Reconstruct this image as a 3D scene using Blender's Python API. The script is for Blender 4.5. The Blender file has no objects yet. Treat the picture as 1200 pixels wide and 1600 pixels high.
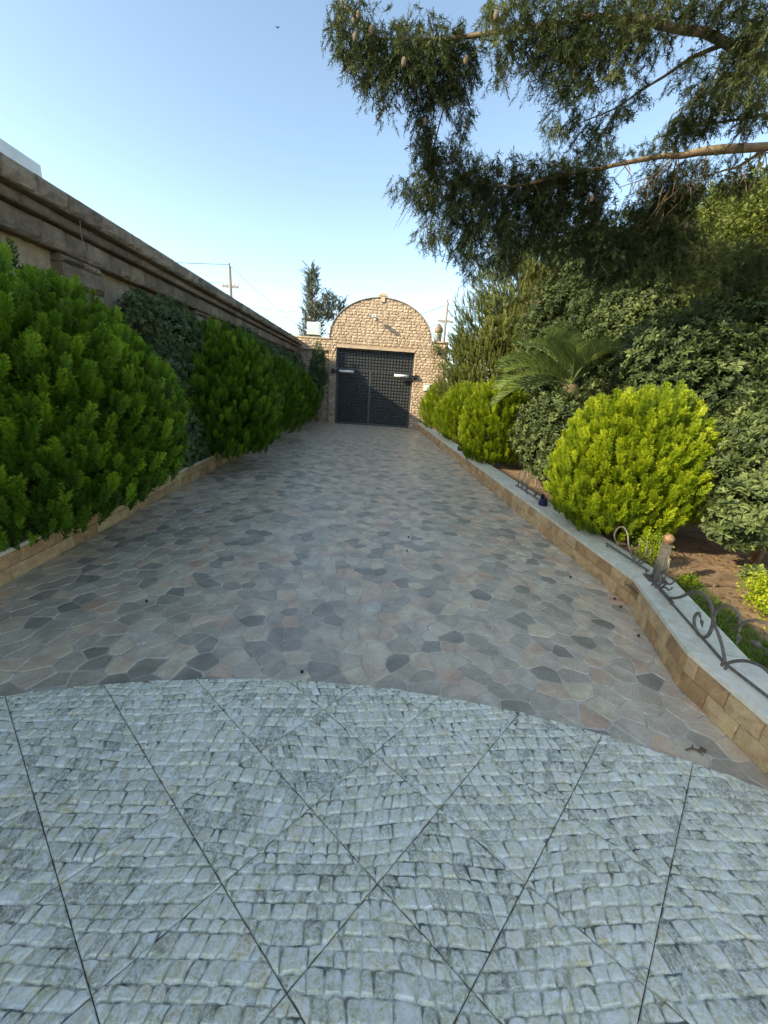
import bpy, math, random
import numpy as np
from mathutils import Vector, Matrix
SC = bpy.context.scene
COL = SC.collection
RNG = np.random.default_rng(7)
random.seed(7)

# ------------------------------------------------------------ camera, sky, sun, exposure
cam = bpy.data.cameras.new('camera'); camo = bpy.data.objects.new('camera', cam); COL.objects.link(camo)
cam.sensor_fit = 'HORIZONTAL'; cam.sensor_width = 36.0; cam.lens = 18.0; cam.clip_start = 0.05; cam.clip_end = 2000
camo.matrix_world = Matrix(((0.9966043, -0.0507575, -0.0648346, 0), (-0.0458513, 0.3119232, -0.9490003, 0),
                            (0.0683924, 0.9487505, 0.3085368, 1.65), (0, 0, 0, 1)))
SC.camera = camo
world = bpy.data.worlds.new('World'); SC.world = world; world.use_nodes = True
wn = world.node_tree.nodes; wl = world.node_tree.links
SUN = Vector((1.0, 0.42, -0.54)).normalized()          # the way the light travels
EL = math.asin(-SUN.z); ROT = math.atan2(-SUN.x, -SUN.y)
sky = wn.new('ShaderNodeTexSky'); sky.sky_type = 'NISHITA'; sky.sun_disc = False
sky.sun_elevation = EL; sky.sun_rotation = ROT % (2*math.pi); sky.altitude = 0
sky.air_density = 0.7; sky.dust_density = 0.6; sky.ozone_density = 0.8
wl.new(sky.outputs[0], wn['Background'].inputs[0]); wn['Background'].inputs[1].default_value = 0.15
sl = bpy.data.lights.new('sun', 'SUN'); sl.energy = 2.7; sl.angle = math.radians(0.53); sl.color = (1, 0.88, 0.70)
so = bpy.data.objects.new('sun', sl); COL.objects.link(so); so.rotation_euler = SUN.to_track_quat('-Z', 'Y').to_euler()
so.location = (-10, -5, 12)
SC.view_settings.view_transform = 'Standard'; SC.view_settings.look = 'None'; SC.view_settings.gamma = 1
SC.view_settings.use_curve_mapping = False; SC.view_settings.exposure = 1.7
SC.view_settings.use_white_balance = True; SC.view_settings.white_balance_temperature = 7700; SC.view_settings.white_balance_tint = 2

SC.cycles.max_bounces = 6; SC.cycles.transparent_max_bounces = 8

# ------------------------------------------------------------ materials
def new_mat(name):
    m = bpy.data.materials.new(name); m.use_nodes = True
    return m, m.node_tree.nodes, m.node_tree.links, m.node_tree.nodes['Principled BSDF']
def ramp(n, stops, interp='LINEAR'):
    r = n.new('ShaderNodeValToRGB'); r.color_ramp.interpolation = interp
    e = r.color_ramp.elements
    while len(e) < len(stops): e.new(0.5)
    for i, (p, c) in enumerate(stops):
        e[i].position = p; e[i].color = (*c, 1)
    return r
def noise(n, l, co, scale, detail=6, rough=0.6, dist=0.0):
    t = n.new('ShaderNodeTexNoise'); t.inputs['Scale'].default_value = scale; t.inputs['Detail'].default_value = detail
    t.inputs['Roughness'].default_value = rough; t.inputs['Distortion'].default_value = dist
    l.new(co, t.inputs['Vector']); return t.outputs['Fac']
def mixc(n, l, f, a, b, mode='MIX'):
    m = n.new('ShaderNodeMix'); m.data_type = 'RGBA'; m.blend_type = mode
    for s, v in ((0, f), (6, a), (7, b)):
        if hasattr(v, 'is_output') : l.new(v, m.inputs[s])
        elif s == 0: m.inputs[0].default_value = v
        else: m.inputs[s].default_value = (*v, 1)
    return m.outputs[2]
def maprange(n, l, v, a, b, c=0.0, d=1.0):
    m = n.new('ShaderNodeMapRange'); m.inputs[1].default_value = a; m.inputs[2].default_value = b
    m.inputs[3].default_value = c; m.inputs[4].default_value = d; l.new(v, m.inputs[0]); return m.outputs[0]
def bump(n, l, p, h, strength, dist=0.01, prev=None):
    b = n.new('ShaderNodeBump'); b.inputs['Strength'].default_value = strength; b.inputs['Distance'].default_value = dist
    l.new(h, b.inputs['Height'])
    if prev: l.new(prev, b.inputs['Normal'])
    l.new(b.outputs[0], p.inputs['Normal']); return b.outputs[0]
def coords(n): return n.new('ShaderNodeNewGeometry').outputs['Position']
def attr(n, name): a = n.new('ShaderNodeAttribute'); a.attribute_name = name; return a.outputs['Fac']
def simple(name, c, rough=0.6, metal=0.0, var=0.25, scale=12.0, bmp=0.0):
    m, n, l, p = new_mat(name); co = coords(n)
    f = noise(n, l, co, scale)
    k = ramp(n, [(0.3, tuple(x*(1-var) for x in c)), (0.7, tuple(min(1, x*(1+var)) for x in c))]); l.new(f, k.inputs[0])
    l.new(k.outputs[0], p.inputs['Base Color']); p.inputs['Roughness'].default_value = rough; p.inputs['Metallic'].default_value = metal
    if bmp: bump(n, l, p, noise(n, l, co, scale*4, 8, 0.7), bmp, 0.01)
    return m
def stone_mat(name, stops, rough=0.85, grain=35.0, bmp=0.5, dirt=(0.06, 0.055, 0.05), dirt_amt=0.5, vert=False, tone='tone', bdist=0.012):
    """natural stone: one colour per piece (tone attribute), mottled, stained with dirt"""
    m, n, l, p = new_mat(name); co = coords(n)
    mp = n.new('ShaderNodeMapping'); l.new(co, mp.inputs['Vector'])
    if vert: mp.inputs['Scale'].default_value = (1, 1, 0.25)
    r = ramp(n, stops, 'LINEAR'); l.new(attr(n, tone), r.inputs[0])
    f1 = noise(n, l, co, grain*0.3, 8, 0.65, 0.6); f2 = noise(n, l, co, grain*3, 6, 0.7)
    c = mixc(n, l, 0.9, r.outputs[0], ramped(n, l, f1, [(0.25, (0.30, 0.28, 0.27)), (0.5, (0.5, 0.5, 0.5)), (0.75, (0.74, 0.73, 0.70))]), 'OVERLAY')
    c = mixc(n, l, 0.5, c, ramped(n, l, f2, [(0.3, (0.32, 0.32, 0.32)), (0.7, (0.68, 0.68, 0.68))]), 'OVERLAY')
    d = maprange(n, l, noise(n, l, mp.outputs[0], 2.6, 8, 0.7, 0.5), 0.5, 0.72, 0, dirt_amt)
    c = mixc(n, l, d, c, dirt)
    l.new(c, p.inputs['Base Color']); p.inputs['Roughness'].default_value = rough
    b = bump(n, l, p, f1, bmp, bdist); bump(n, l, p, f2, bmp*0.8, bdist*0.35, b)
    return m
def ramped(n, l, f, stops):
    r = ramp(n, stops); l.new(f, r.inputs[0]); return r.outputs[0]
def leaf_mat(name, dark, mid, light, trans=0.3, rough=0.5, spec=0.3):
    m, n, l, p = new_mat(name)
    r = ramp(n, [(0.0, dark), (0.5, mid), (1.0, light)]); l.new(attr(n, 'tone'), r.inputs[0])
    l.new(r.outputs[0], p.inputs['Base Color']); p.inputs['Roughness'].default_value = rough
    p.inputs['Specular IOR Level'].default_value = spec
    t = n.new('ShaderNodeBsdfTranslucent'); l.new(mixc(n, l, 0.5, r.outputs[0], (light[0]*1.2, light[1]*1.25, light[2]*0.6)), t.inputs[0])
    mx = n.new('ShaderNodeMixShader'); mx.inputs[0].default_value = trans
    l.new(p.outputs[0], mx.inputs[1]); l.new(t.outputs[0], mx.inputs[2])
    l.new(mx.outputs[0], n['Material Output'].inputs[0]); return m

M = {}
# crazy paving: tan, pink, grey and slate stones
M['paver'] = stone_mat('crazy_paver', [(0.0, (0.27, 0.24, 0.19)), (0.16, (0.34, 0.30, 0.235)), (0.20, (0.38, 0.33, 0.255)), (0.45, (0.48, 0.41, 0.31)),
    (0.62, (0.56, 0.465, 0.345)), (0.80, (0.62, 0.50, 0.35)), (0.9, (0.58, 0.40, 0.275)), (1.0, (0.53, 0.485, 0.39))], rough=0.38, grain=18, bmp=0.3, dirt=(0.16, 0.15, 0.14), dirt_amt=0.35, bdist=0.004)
M['grout'] = simple('grout', (0.50, 0.46, 0.39), 0.9, var=0.35, scale=6)
M['joint'] = simple('dark_joint', (0.05, 0.055, 0.05), 0.9, var=0.4, scale=20)
def cobble_mat():
    m, n, l, p = new_mat('cobble_relief_tile'); co = coords(n)
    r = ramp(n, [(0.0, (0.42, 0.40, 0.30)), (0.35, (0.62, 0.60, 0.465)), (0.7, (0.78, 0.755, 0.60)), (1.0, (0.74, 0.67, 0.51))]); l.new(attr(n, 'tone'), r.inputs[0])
    f0 = noise(n, l, co, 2.5, 5, 0.6); f1 = noise(n, l, co, 26, 9, 0.7, 1.2); f2 = noise(n, l, co, 90, 6, 0.75)
    c = mixc(n, l, 0.85, r.outputs[0], ramped(n, l, f1, [(0.3, (0.14, 0.15, 0.15)), (0.5, (0.47, 0.47, 0.47)), (0.66, (0.90, 0.90, 0.88))]), 'OVERLAY')
    c = mixc(n, l, 0.9, c, ramped(n, l, f2, [(0.3, (0.25, 0.25, 0.25)), (0.7, (0.75, 0.75, 0.75))]), 'OVERLAY')
    c = mixc(n, l, 0.5, c, ramped(n, l, f0, [(0.35, (0.36, 0.39, 0.40)), (0.65, (0.58, 0.58, 0.54))]), 'OVERLAY')
    # pale veins
    v = n.new('ShaderNodeMath'); v.operation = 'ABSOLUTE'; s = n.new('ShaderNodeMath'); s.operation = 'SUBTRACT'; s.inputs[1].default_value = 0.5
    l.new(noise(n, l, co, 16, 7, 0.65, 2.0), s.inputs[0]); l.new(s.outputs[0], v.inputs[0])
    c = mixc(n, l, maprange(n, l, v.outputs[0], 0.0, 0.045, 0.75, 0), c, (0.84, 0.86, 0.82))
    e = n.new('ShaderNodeMath'); e.operation = 'MULTIPLY'; l.new(attr(n, 'edge'), e.inputs[0])
    l.new(maprange(n, l, noise(n, l, co, 14, 5, 0.6), 0.40, 0.62, 0.05, 1.0), e.inputs[1])
    c = mixc(n, l, maprange(n, l, e.outputs[0], 0.15, 0.75, 0, 0.9), c, (0.06, 0.08, 0.07))
    l.new(c, p.inputs['Base Color']); p.inputs['Roughness'].default_value = 0.6
    b = bump(n, l, p, f1, 0.8, 0.010); bump(n, l, p, f2, 0.6, 0.003, b); return m
M['cobble'] = cobble_mat()
M['tan_brick'] = stone_mat('tan_split_brick', [(0, (0.38, 0.24, 0.115)), (0.5, (0.50, 0.335, 0.17)), (1, (0.58, 0.42, 0.235))], grain=40, bmp=0.9, dirt=(0.12, 0.10, 0.075), dirt_amt=0.4)
M['gate_stone'] = stone_mat('gate_stone', [(0, (0.38, 0.285, 0.205)), (0.5, (0.44, 0.34, 0.25)), (1, (0.50, 0.395, 0.30))], grain=22, bmp=0.7, dirt=(0.2, 0.16, 0.12), dirt_amt=0.35)
M['gate_core'] = simple('gate_mortar', (0.34, 0.25, 0.175), 0.95, var=0.3, scale=9, bmp=0.3)
M['wall_block'] = stone_mat('weathered_wall_block', [(0, (0.17, 0.135, 0.09)), (0.5, (0.24, 0.19, 0.13)), (1, (0.33, 0.265, 0.185))], grain=26, bmp=1.0, dirt=(0.055, 0.05, 0.045), dirt_amt=0.8, vert=True, bdist=0.035)
M['wall_panel'] = stone_mat('rough_shell_stone', [(0, (0.36, 0.29, 0.18)), (1, (0.44, 0.36, 0.24))], grain=20, bmp=1.0, dirt=(0.12, 0.10, 0.07), dirt_amt=0.6, bdist=0.03)
M['marble'] = stone_mat('pale_marble', [(0, (0.64, 0.63, 0.52)), (1, (0.76, 0.73, 0.61))], rough=0.5, grain=50, bmp=0.1, dirt=(0.2, 0.2, 0.17), dirt_amt=0.35)
M['soil'] = stone_mat('soil', [(0, (0.20, 0.135, 0.085)), (1, (0.28, 0.19, 0.12))], rough=0.95, grain=14, bmp=1.0, dirt=(0.07, 0.045, 0.03), dirt_amt=0.8, bdist=0.04)
M['gate_metal'] = simple('black_green_gate_paint', (0.052, 0.056, 0.060), 0.40, 0.1, 0.2)
M['dark_iron'] = simple('dark_iron', (0.03, 0.03, 0.03), 0.5, 0.6, 0.4, 30)
M['fence_iron'] = simple('weathered_fence_iron', (0.13, 0.12, 0.10), 0.55, 0.3, 0.3, 40)
M['rust'] = simple('rusty_ball', (0.20, 0.115, 0.06), 0.6, 0.2, 0.6, 30)
M['white_paint'] = simple('white_paint', (0.72, 0.74, 0.73), 0.5, 0, 0.06)
M['pale_glass'] = simple('pale_glass', (0.45, 0.55, 0.55), 0.15, 0, 0.05)
M['white_plaster'] = simple('white_plaster', (0.62, 0.64, 0.64), 0.8, 0, 0.12, 3)
M['window_dark'] = simple('window_dark', (0.10, 0.13, 0.16), 0.2, 0, 0.2)
M['concrete'] = simple('pole_concrete', (0.30, 0.29, 0.27), 0.85, 0, 0.2)
M['turret'] = simple('turret_stone', (0.30, 0.31, 0.28), 0.85, 0, 0.25, 8, 0.3)
M['far_wall'] = simple('far_brick_wall', (0.36, 0.24, 0.17), 0.9, 0, 0.3, 10, 0.4)
M['blue_glass'] = simple('dark_blue_lamp', (0.02, 0.025, 0.07), 0.2, 0, 0.2)
M['bark'] = stone_mat('bark', [(0, (0.13, 0.095, 0.06)), (1, (0.20, 0.145, 0.095))], grain=30, bmp=0.9, dirt=(0.05, 0.04, 0.03), dirt_amt=0.5)
M['pale_bark'] = stone_mat('pale_limb_bark', [(0, (0.26, 0.20, 0.13)), (1, (0.33, 0.25, 0.165))], grain=30, bmp=0.9, dirt=(0.09, 0.065, 0.045), dirt_amt=0.5)
M['cone'] = simple('cone_scales', (0.13, 0.10, 0.065), 0.8, 0, 0.3, 60, 0.5)
M['thuja_green'] = leaf_mat('thuja_green', (0.008, 0.022, 0.002), (0.070, 0.160, 0.011), (0.27, 0.44, 0.030), 0.22)  # same species as the golden thuja, with the shade put into its colour
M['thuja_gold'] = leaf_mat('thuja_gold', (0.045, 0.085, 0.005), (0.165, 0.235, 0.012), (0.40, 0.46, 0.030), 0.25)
M['cypress'] = leaf_mat('cypress_foliage', (0.014, 0.024, 0.009), (0.048, 0.068, 0.026), (0.16, 0.185, 0.065), 0.15, 0.6)
M['pitto'] = leaf_mat('grey_green_leaf', (0.020, 0.034, 0.012), (0.070, 0.100, 0.034), (0.19, 0.235, 0.085), 0.2, 0.5, 0.3)
M['jasmine'] = leaf_mat('dull_climber_leaf', (0.03, 0.05, 0.022), (0.10, 0.15, 0.07), (0.24, 0.31, 0.15), 0.25, 0.5, 0.25)
M['pine'] = leaf_mat('pine_needles', (0.03, 0.045, 0.010), (0.10, 0.125, 0.028), (0.23, 0.25, 0.06), 0.2, 0.6)
M['conifer'] = leaf_mat('blue_green_needles', (0.03, 0.045, 0.035), (0.065, 0.085, 0.055), (0.13, 0.14, 0.08), 0.2, 0.6)
M['palm'] = leaf_mat('palm_leaf', (0.06, 0.10, 0.03), (0.15, 0.21, 0.07), (0.28, 0.34, 0.13), 0.25, 0.4, 0.5)
M['olive'] = leaf_mat('yellow_green_leaf', (0.04, 0.06, 0.012), (0.10, 0.135, 0.030), (0.21, 0.24, 0.05), 0.35)
M['dry'] = leaf_mat('dull_olive_leaf', (0.05, 0.045, 0.02), (0.11, 0.10, 0.045), (0.20, 0.17, 0.08), 0.2)
M['litter'] = leaf_mat('dry_leaf_litter', (0.05, 0.03, 0.015), (0.14, 0.085, 0.04), (0.28, 0.19, 0.09), 0.1)
M['deep'] = leaf_mat('deep_green_leaf', (0.02, 0.035, 0.012), (0.05, 0.075, 0.028), (0.13, 0.17, 0.055), 0.25, 0.5, 0.25)

# ------------------------------------------------------------ object helpers
def link(o, parent=None, **kw):
    COL.objects.link(o)
    if parent: o.parent = parent
    for k, v in kw.items():
        if v: o[k] = v
    return o
def empty(name, loc, label, category, group=None, rz=0.0):
    o = bpy.data.objects.new(name, None); o.location = loc; o.rotation_euler = (0, 0, rz); o.empty_display_size = 0.1
    return link(o, None, label=label, category=category, group=group)
def mesh_np(name, V, F, mat, attrs=None, smooth=False):
    """F: (M,3) or (M,4) int array"""
    me = bpy.data.meshes.new(name); V = np.asarray(V, np.float32); F = np.asarray(F, np.int32); k = F.shape[1]
    me.vertices.add(len(V)); me.vertices.foreach_set('co', V.ravel())
    me.loops.add(F.size); me.loops.foreach_set('vertex_index', F.ravel())
    me.polygons.add(len(F)); me.polygons.foreach_set('loop_start', np.arange(0, F.size, k, dtype=np.int32))
    me.polygons.foreach_set('loop_total', np.full(len(F), k, np.int32))
    if smooth: me.polygons.foreach_set('use_smooth', np.ones(len(F), bool))
    me.update(calc_edges=True)
    for an, av in (attrs or {}).items():
        a = me.attributes.new(an, 'FLOAT', 'POINT'); a.data.foreach_set('value', np.asarray(av, np.float32))
    if mat: me.materials.append(mat)
    return me
class MB:
    def __init__(s): s.v = []; s.f = []; s.t = []; s.e = []
    def add(s, vs, fs, tone=0.5, edge=None):
        b = len(s.v); s.v += [tuple(map(float, v)) for v in vs]; s.f += [tuple(b+i for i in f) for f in fs]
        s.t += [tone]*len(vs); s.e += (edge if edge else [0.0]*len(vs))
    def box(s, x0, x1, y0, y1, z0, z1, tone=0.5):
        s.add([(x0,y0,z0),(x1,y0,z0),(x1,y1,z0),(x0,y1,z0),(x0,y0,z1),(x1,y0,z1),(x1,y1,z1),(x0,y1,z1)],
              [(3,2,1,0),(4,5,6,7),(0,1,5,4),(1,2,6,5),(2,3,7,6),(3,0,4,7)], tone)
    def tube(s, pts, rad, n=8, tone=0.5, cap=True):
        pts = [Vector(p) for p in pts]; rad = rad if hasattr(rad, '__len__') else [rad]*len(pts)
        b = len(s.v); up = None; vs = []
        for i, p in enumerate(pts):
            d = (pts[min(i+1, len(pts)-1)] - pts[max(i-1, 0)]).normalized()
            if up is None: up = d.orthogonal().normalized()
            up = (up - d*up.dot(d)).normalized(); w = d.cross(up)
            for k in range(n):
                a = 2*math.pi*k/n; vs.append(p + (up*math.cos(a) + w*math.sin(a))*rad[i])
        fs = [(i*n+k, i*n+(k+1) % n, (i+1)*n+(k+1) % n, (i+1)*n+k) for i in range(len(pts)-1) for k in range(n)]
        if cap: fs += [tuple(range(n))[::-1], tuple((len(pts)-1)*n+k for k in range(n))]
        s.add(vs, fs, tone)
    def lathe(s, prof, c=(0,0,0), n=16, tone=0.5):
        vs = [(c[0]+r*math.cos(2*math.pi*k/n), c[1]+r*math.sin(2*math.pi*k/n), c[2]+z) for r, z in prof for k in range(n)]
        fs = [(i*n+k, i*n+(k+1) % n, (i+1)*n+(k+1) % n, (i+1)*n+k) for i in range(len(prof)-1) for k in range(n)]
        s.add(vs, fs + [tuple(range(n))[::-1], tuple((len(prof)-1)*n+k for k in range(n))], tone)
    def prism(s, poly, z0, z1, tone=0.5):
        n = len(poly)
        s.add([(x, y, z0) for x, y in poly]+[(x, y, z1) for x, y in poly],
              [tuple(range(n))[::-1], tuple(range(n, 2*n))]+[(i, (i+1) % n, n+(i+1) % n, n+i) for i in range(n)], tone)
    def mesh(s, name, mat, smooth=False):
        me = bpy.data.meshes.new(name); me.from_pydata(s.v, [], s.f); me.update()
        a = me.attributes.new('tone', 'FLOAT', 'POINT'); a.data.foreach_set('value', s.t)
        if any(s.e): a = me.attributes.new('edge', 'FLOAT', 'POINT'); a.data.foreach_set('value', s.e)
        me.materials.append(mat)
        if smooth: me.polygons.foreach_set('use_smooth', [True]*len(me.polygons))
        return me
    def obj(s, name, mat, parent=None, smooth=False, loc=(0,0,0), **kw):
        o = bpy.data.objects.new(name, s.mesh(name, mat, smooth)); o.location = loc
        return link(o, parent, **kw)
def rough_block(L, H, D, bulge=0.012, nu=4, nv=3, ch=0.008, rnd=None):
    """block whose split face looks to +X: y in 0..L, z in 0..H, back at x=-D; returns verts, faces"""
    rnd = rnd or random
    vs = []; fs = []
    us = [0, ch/L] + [(i+0.5)/(nu-2)*(1-2*ch/L)+ch/L for i in range(nu-2)][0:nu-2] + [1-ch/L, 1] if nu > 2 else [0, 1]
    ws = [0, ch/H] + [(i+0.5)/(nv-2)*(1-2*ch/H)+ch/H for i in range(nv-2)] + [1-ch/H, 1]
    U = len(us); W = len(ws)
    for j, w in enumerate(ws):
        for i, u in enumerate(us):
            border = i in (0, U-1) or j in (0, W-1); inner = 1 < i < U-2 and 1 < j < W-2
            x = -ch if border else rnd.uniform(0.25, 1.0)*bulge if inner else rnd.uniform(-0.2, 0.55)*bulge
            jit = 0 if border else 0.12
            vs.append((x, (u+(rnd.random()-.5)*jit/U)*L, (w+(rnd.random()-.5)*jit/W)*H))
    for j in range(W-1):
        for i in range(U-1): fs.append((j*U+i, j*U+i+1, (j+1)*U+i+1, (j+1)*U+i))
    ring = [i for i in range(U)] + [j*U+U-1 for j in range(1, W)] + [(W-1)*U+i for i in range(U-2, -1, -1)] + [j*U for j in range(W-2, 0, -1)]
    b = len(vs)
    for r in ring: vs.append((-D, vs[r][1], vs[r][2]))
    n = len(ring)
    fs += [(ring[i], b+i, b+(i+1) % n, ring[(i+1) % n]) for i in range(n)] + [tuple(b+i for i in range(n))]
    return vs, fs
BANK = {}
def bank_block(key, L, H, D, mat, bulge, nvar=8, **kw):
    """a few shared meshes per kind of block"""
    k = (key, round(L, 3), round(H, 3))
    if k not in BANK:
        BANK[k] = []
        for i in range(nvar):
            b = MB(); b.add(*rough_block(L, H, D, bulge, **kw), tone=(i+0.5)/nvar); BANK[k].append(b.mesh(key, mat))
    return random.choice(BANK[k])
def place(me, name, parent, loc, rz=0.0, **kw):
    o = bpy.data.objects.new(name, me); o.location = loc; o.rotation_euler = (0, 0, rz); return link(o, parent, **kw)

# ------------------------------------------------------------ polygon clipping
def clip_half(poly, a, b, c):
    """keep a*x+b*y <= c"""
    out = []; n = len(poly)
    for i in range(n):
        p, q = poly[i], poly[(i+1) % n]; dp = a*p[0]+b*p[1]-c; dq = a*q[0]+b*q[1]-c
        if dp <= 0: out.append(p)
        if (dp < 0 < dq) or (dq < 0 < dp):
            t = dp/(dp-dq); out.append((p[0]+t*(q[0]-p[0]), p[1]+t*(q[1]-p[1])))
    return out
def area(p): return 0.5*sum(p[i][0]*p[(i+1) % len(p)][1]-p[(i+1) % len(p)][0]*p[i][1] for i in range(len(p)))
def cen(p): return (sum(q[0] for q in p)/len(p), sum(q[1] for q in p)/len(p))
def inset(poly, d):
    out = poly; n = len(poly)
    for i in range(n):
        p, q = poly[i], poly[(i+1) % n]; nx, ny = q[1]-p[1], p[0]-q[0]; L = math.hypot(nx, ny)
        if L < 1e-6: continue
        nx /= L; ny /= L; out = clip_half(out, nx, ny, nx*p[0]+ny*p[1]-d)
        if len(out) < 3: return []
    return out

# ------------------------------------------------------------ ground, driveway
g = MB(); g.add([(-400,-400,0),(400,-400,0),(400,600,0),(-400,600,0)], [(0,1,2,3)])
g.obj('ground', M['soil'], kind='structure').location.z = -0.06
PX0, PX1, PY0, PY1 = -2.72, 2.40, 0.9, 17.45
drive = MB(); drive.box(PX0-0.3, PX1+0.3, -3, PY1+0.2, -0.05, -0.004, 0.5)
drive = drive.obj('driveway', M['grout'], kind='structure')
CX, CY, CR = -0.512, -3.271, 5.102                       # the patio's round edge
def paver_stones():
    rnd = random.Random(11); sx, sy = 0.155, 0.122; seeds = []
    for j in range(int((PY1-PY0)/sy)+3):
        for i in range(int((PX1-PX0)/sx)+3):
            seeds.append((PX0-0.2+(i+0.5*(j % 2))*sx+rnd.uniform(-.38, .38)*sx, PY0-0.2+j*sy+rnd.uniform(-.40, .40)*sy))
    S = np.array(seeds); polys = []
    for k, (x, y) in enumerate(seeds):
        if not (PX0 <= x <= PX1 and PY0 <= y <= PY1): continue
        if math.hypot(x-CX, y-CY) < CR-0.2: continue
        if x > (2.5 if y > 2.8 else 2.45-(2.8-y)*.33 if y > 1.86 else 2.16): continue
        d = (S[:, 0]-x)**2+(S[:, 1]-y)**2; nb = np.argpartition(d, 16)[:17]; nb = nb[nb != k]
        poly = [(x-.4, y-.4), (x+.4, y-.4), (x+.4, y+.4), (x-.4, y+.4)]
        for m in nb:
            a, b = S[m, 0]-x, S[m, 1]-y; poly = clip_half(poly, a, b, (S[m, 0]**2+S[m, 1]**2-x*x-y*y)/2)
        poly = clip_half(poly, 1, 0, PX1); poly = clip_half(poly, -1, 0, -PX0); poly = clip_half(poly, 0, 1, PY1)
        o = inset(poly, rnd.choice((0.0018, 0.0026, 0.004)))
        if len(o) < 3 or abs(area(o)) < 1e-3: continue
        polys.append((y+abs(x)*0.3, o))
    polys.sort(key=lambda t: t[0])
    tones = lambda: rnd.uniform(0, .16) if rnd.random() < .15 else rnd.uniform(.22, .42) if rnd.random() < .3 else rnd.uniform(.42, 1.0)
    far = MB()
    for k, (_, o) in enumerate(polys):
        w_ = []                                        # broken, slightly bowed edges
        for q in range(len(o)):
            p, s = o[q], o[(q+1) % len(o)]; L = math.hypot(s[0]-p[0], s[1]-p[1])
            if L < .03: w_.append(p); continue
            t = rnd.uniform(.3, .7); jj = rnd.uniform(-.0035, .0045) if L > .06 else 0
            w_ += [(p[0]+(s[0]-p[0])*.10, p[1]+(s[1]-p[1])*.10), (p[0]+(s[0]-p[0])*t-(s[1]-p[1])/L*-jj*-1, p[1]+(s[1]-p[1])*t+(s[0]-p[0])/L*-jj), (p[0]+(s[0]-p[0])*.90, p[1]+(s[1]-p[1])*.90)]
        o = w_; c = cen(o); i_ = [] ; z = rnd.uniform(-0.0012, 0.0012)
        if len(i_) != len(o): i_ = [(c[0]+(p[0]-c[0])*.94, c[1]+(p[1]-c[1])*.94) for p in o]
        n = len(o); tl = (rnd.uniform(-.008, .008), rnd.uniform(-.008, .008))
        vs = [(p[0], p[1], -0.0045) for p in o]+[(p[0], p[1], z+(p[0]-c[0])*tl[0]+(p[1]-c[1])*tl[1]) for p in i_]
        fs = [(i, (i+1) % n, n+(i+1) % n, n+i) for i in range(n)]+[tuple(range(n, 2*n))]
        if k < 300:
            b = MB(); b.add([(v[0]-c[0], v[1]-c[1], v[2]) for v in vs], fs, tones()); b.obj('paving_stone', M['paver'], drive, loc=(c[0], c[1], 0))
        else: far.add(vs, fs, tones())
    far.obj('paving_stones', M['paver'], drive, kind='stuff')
paver_stones()

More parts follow.
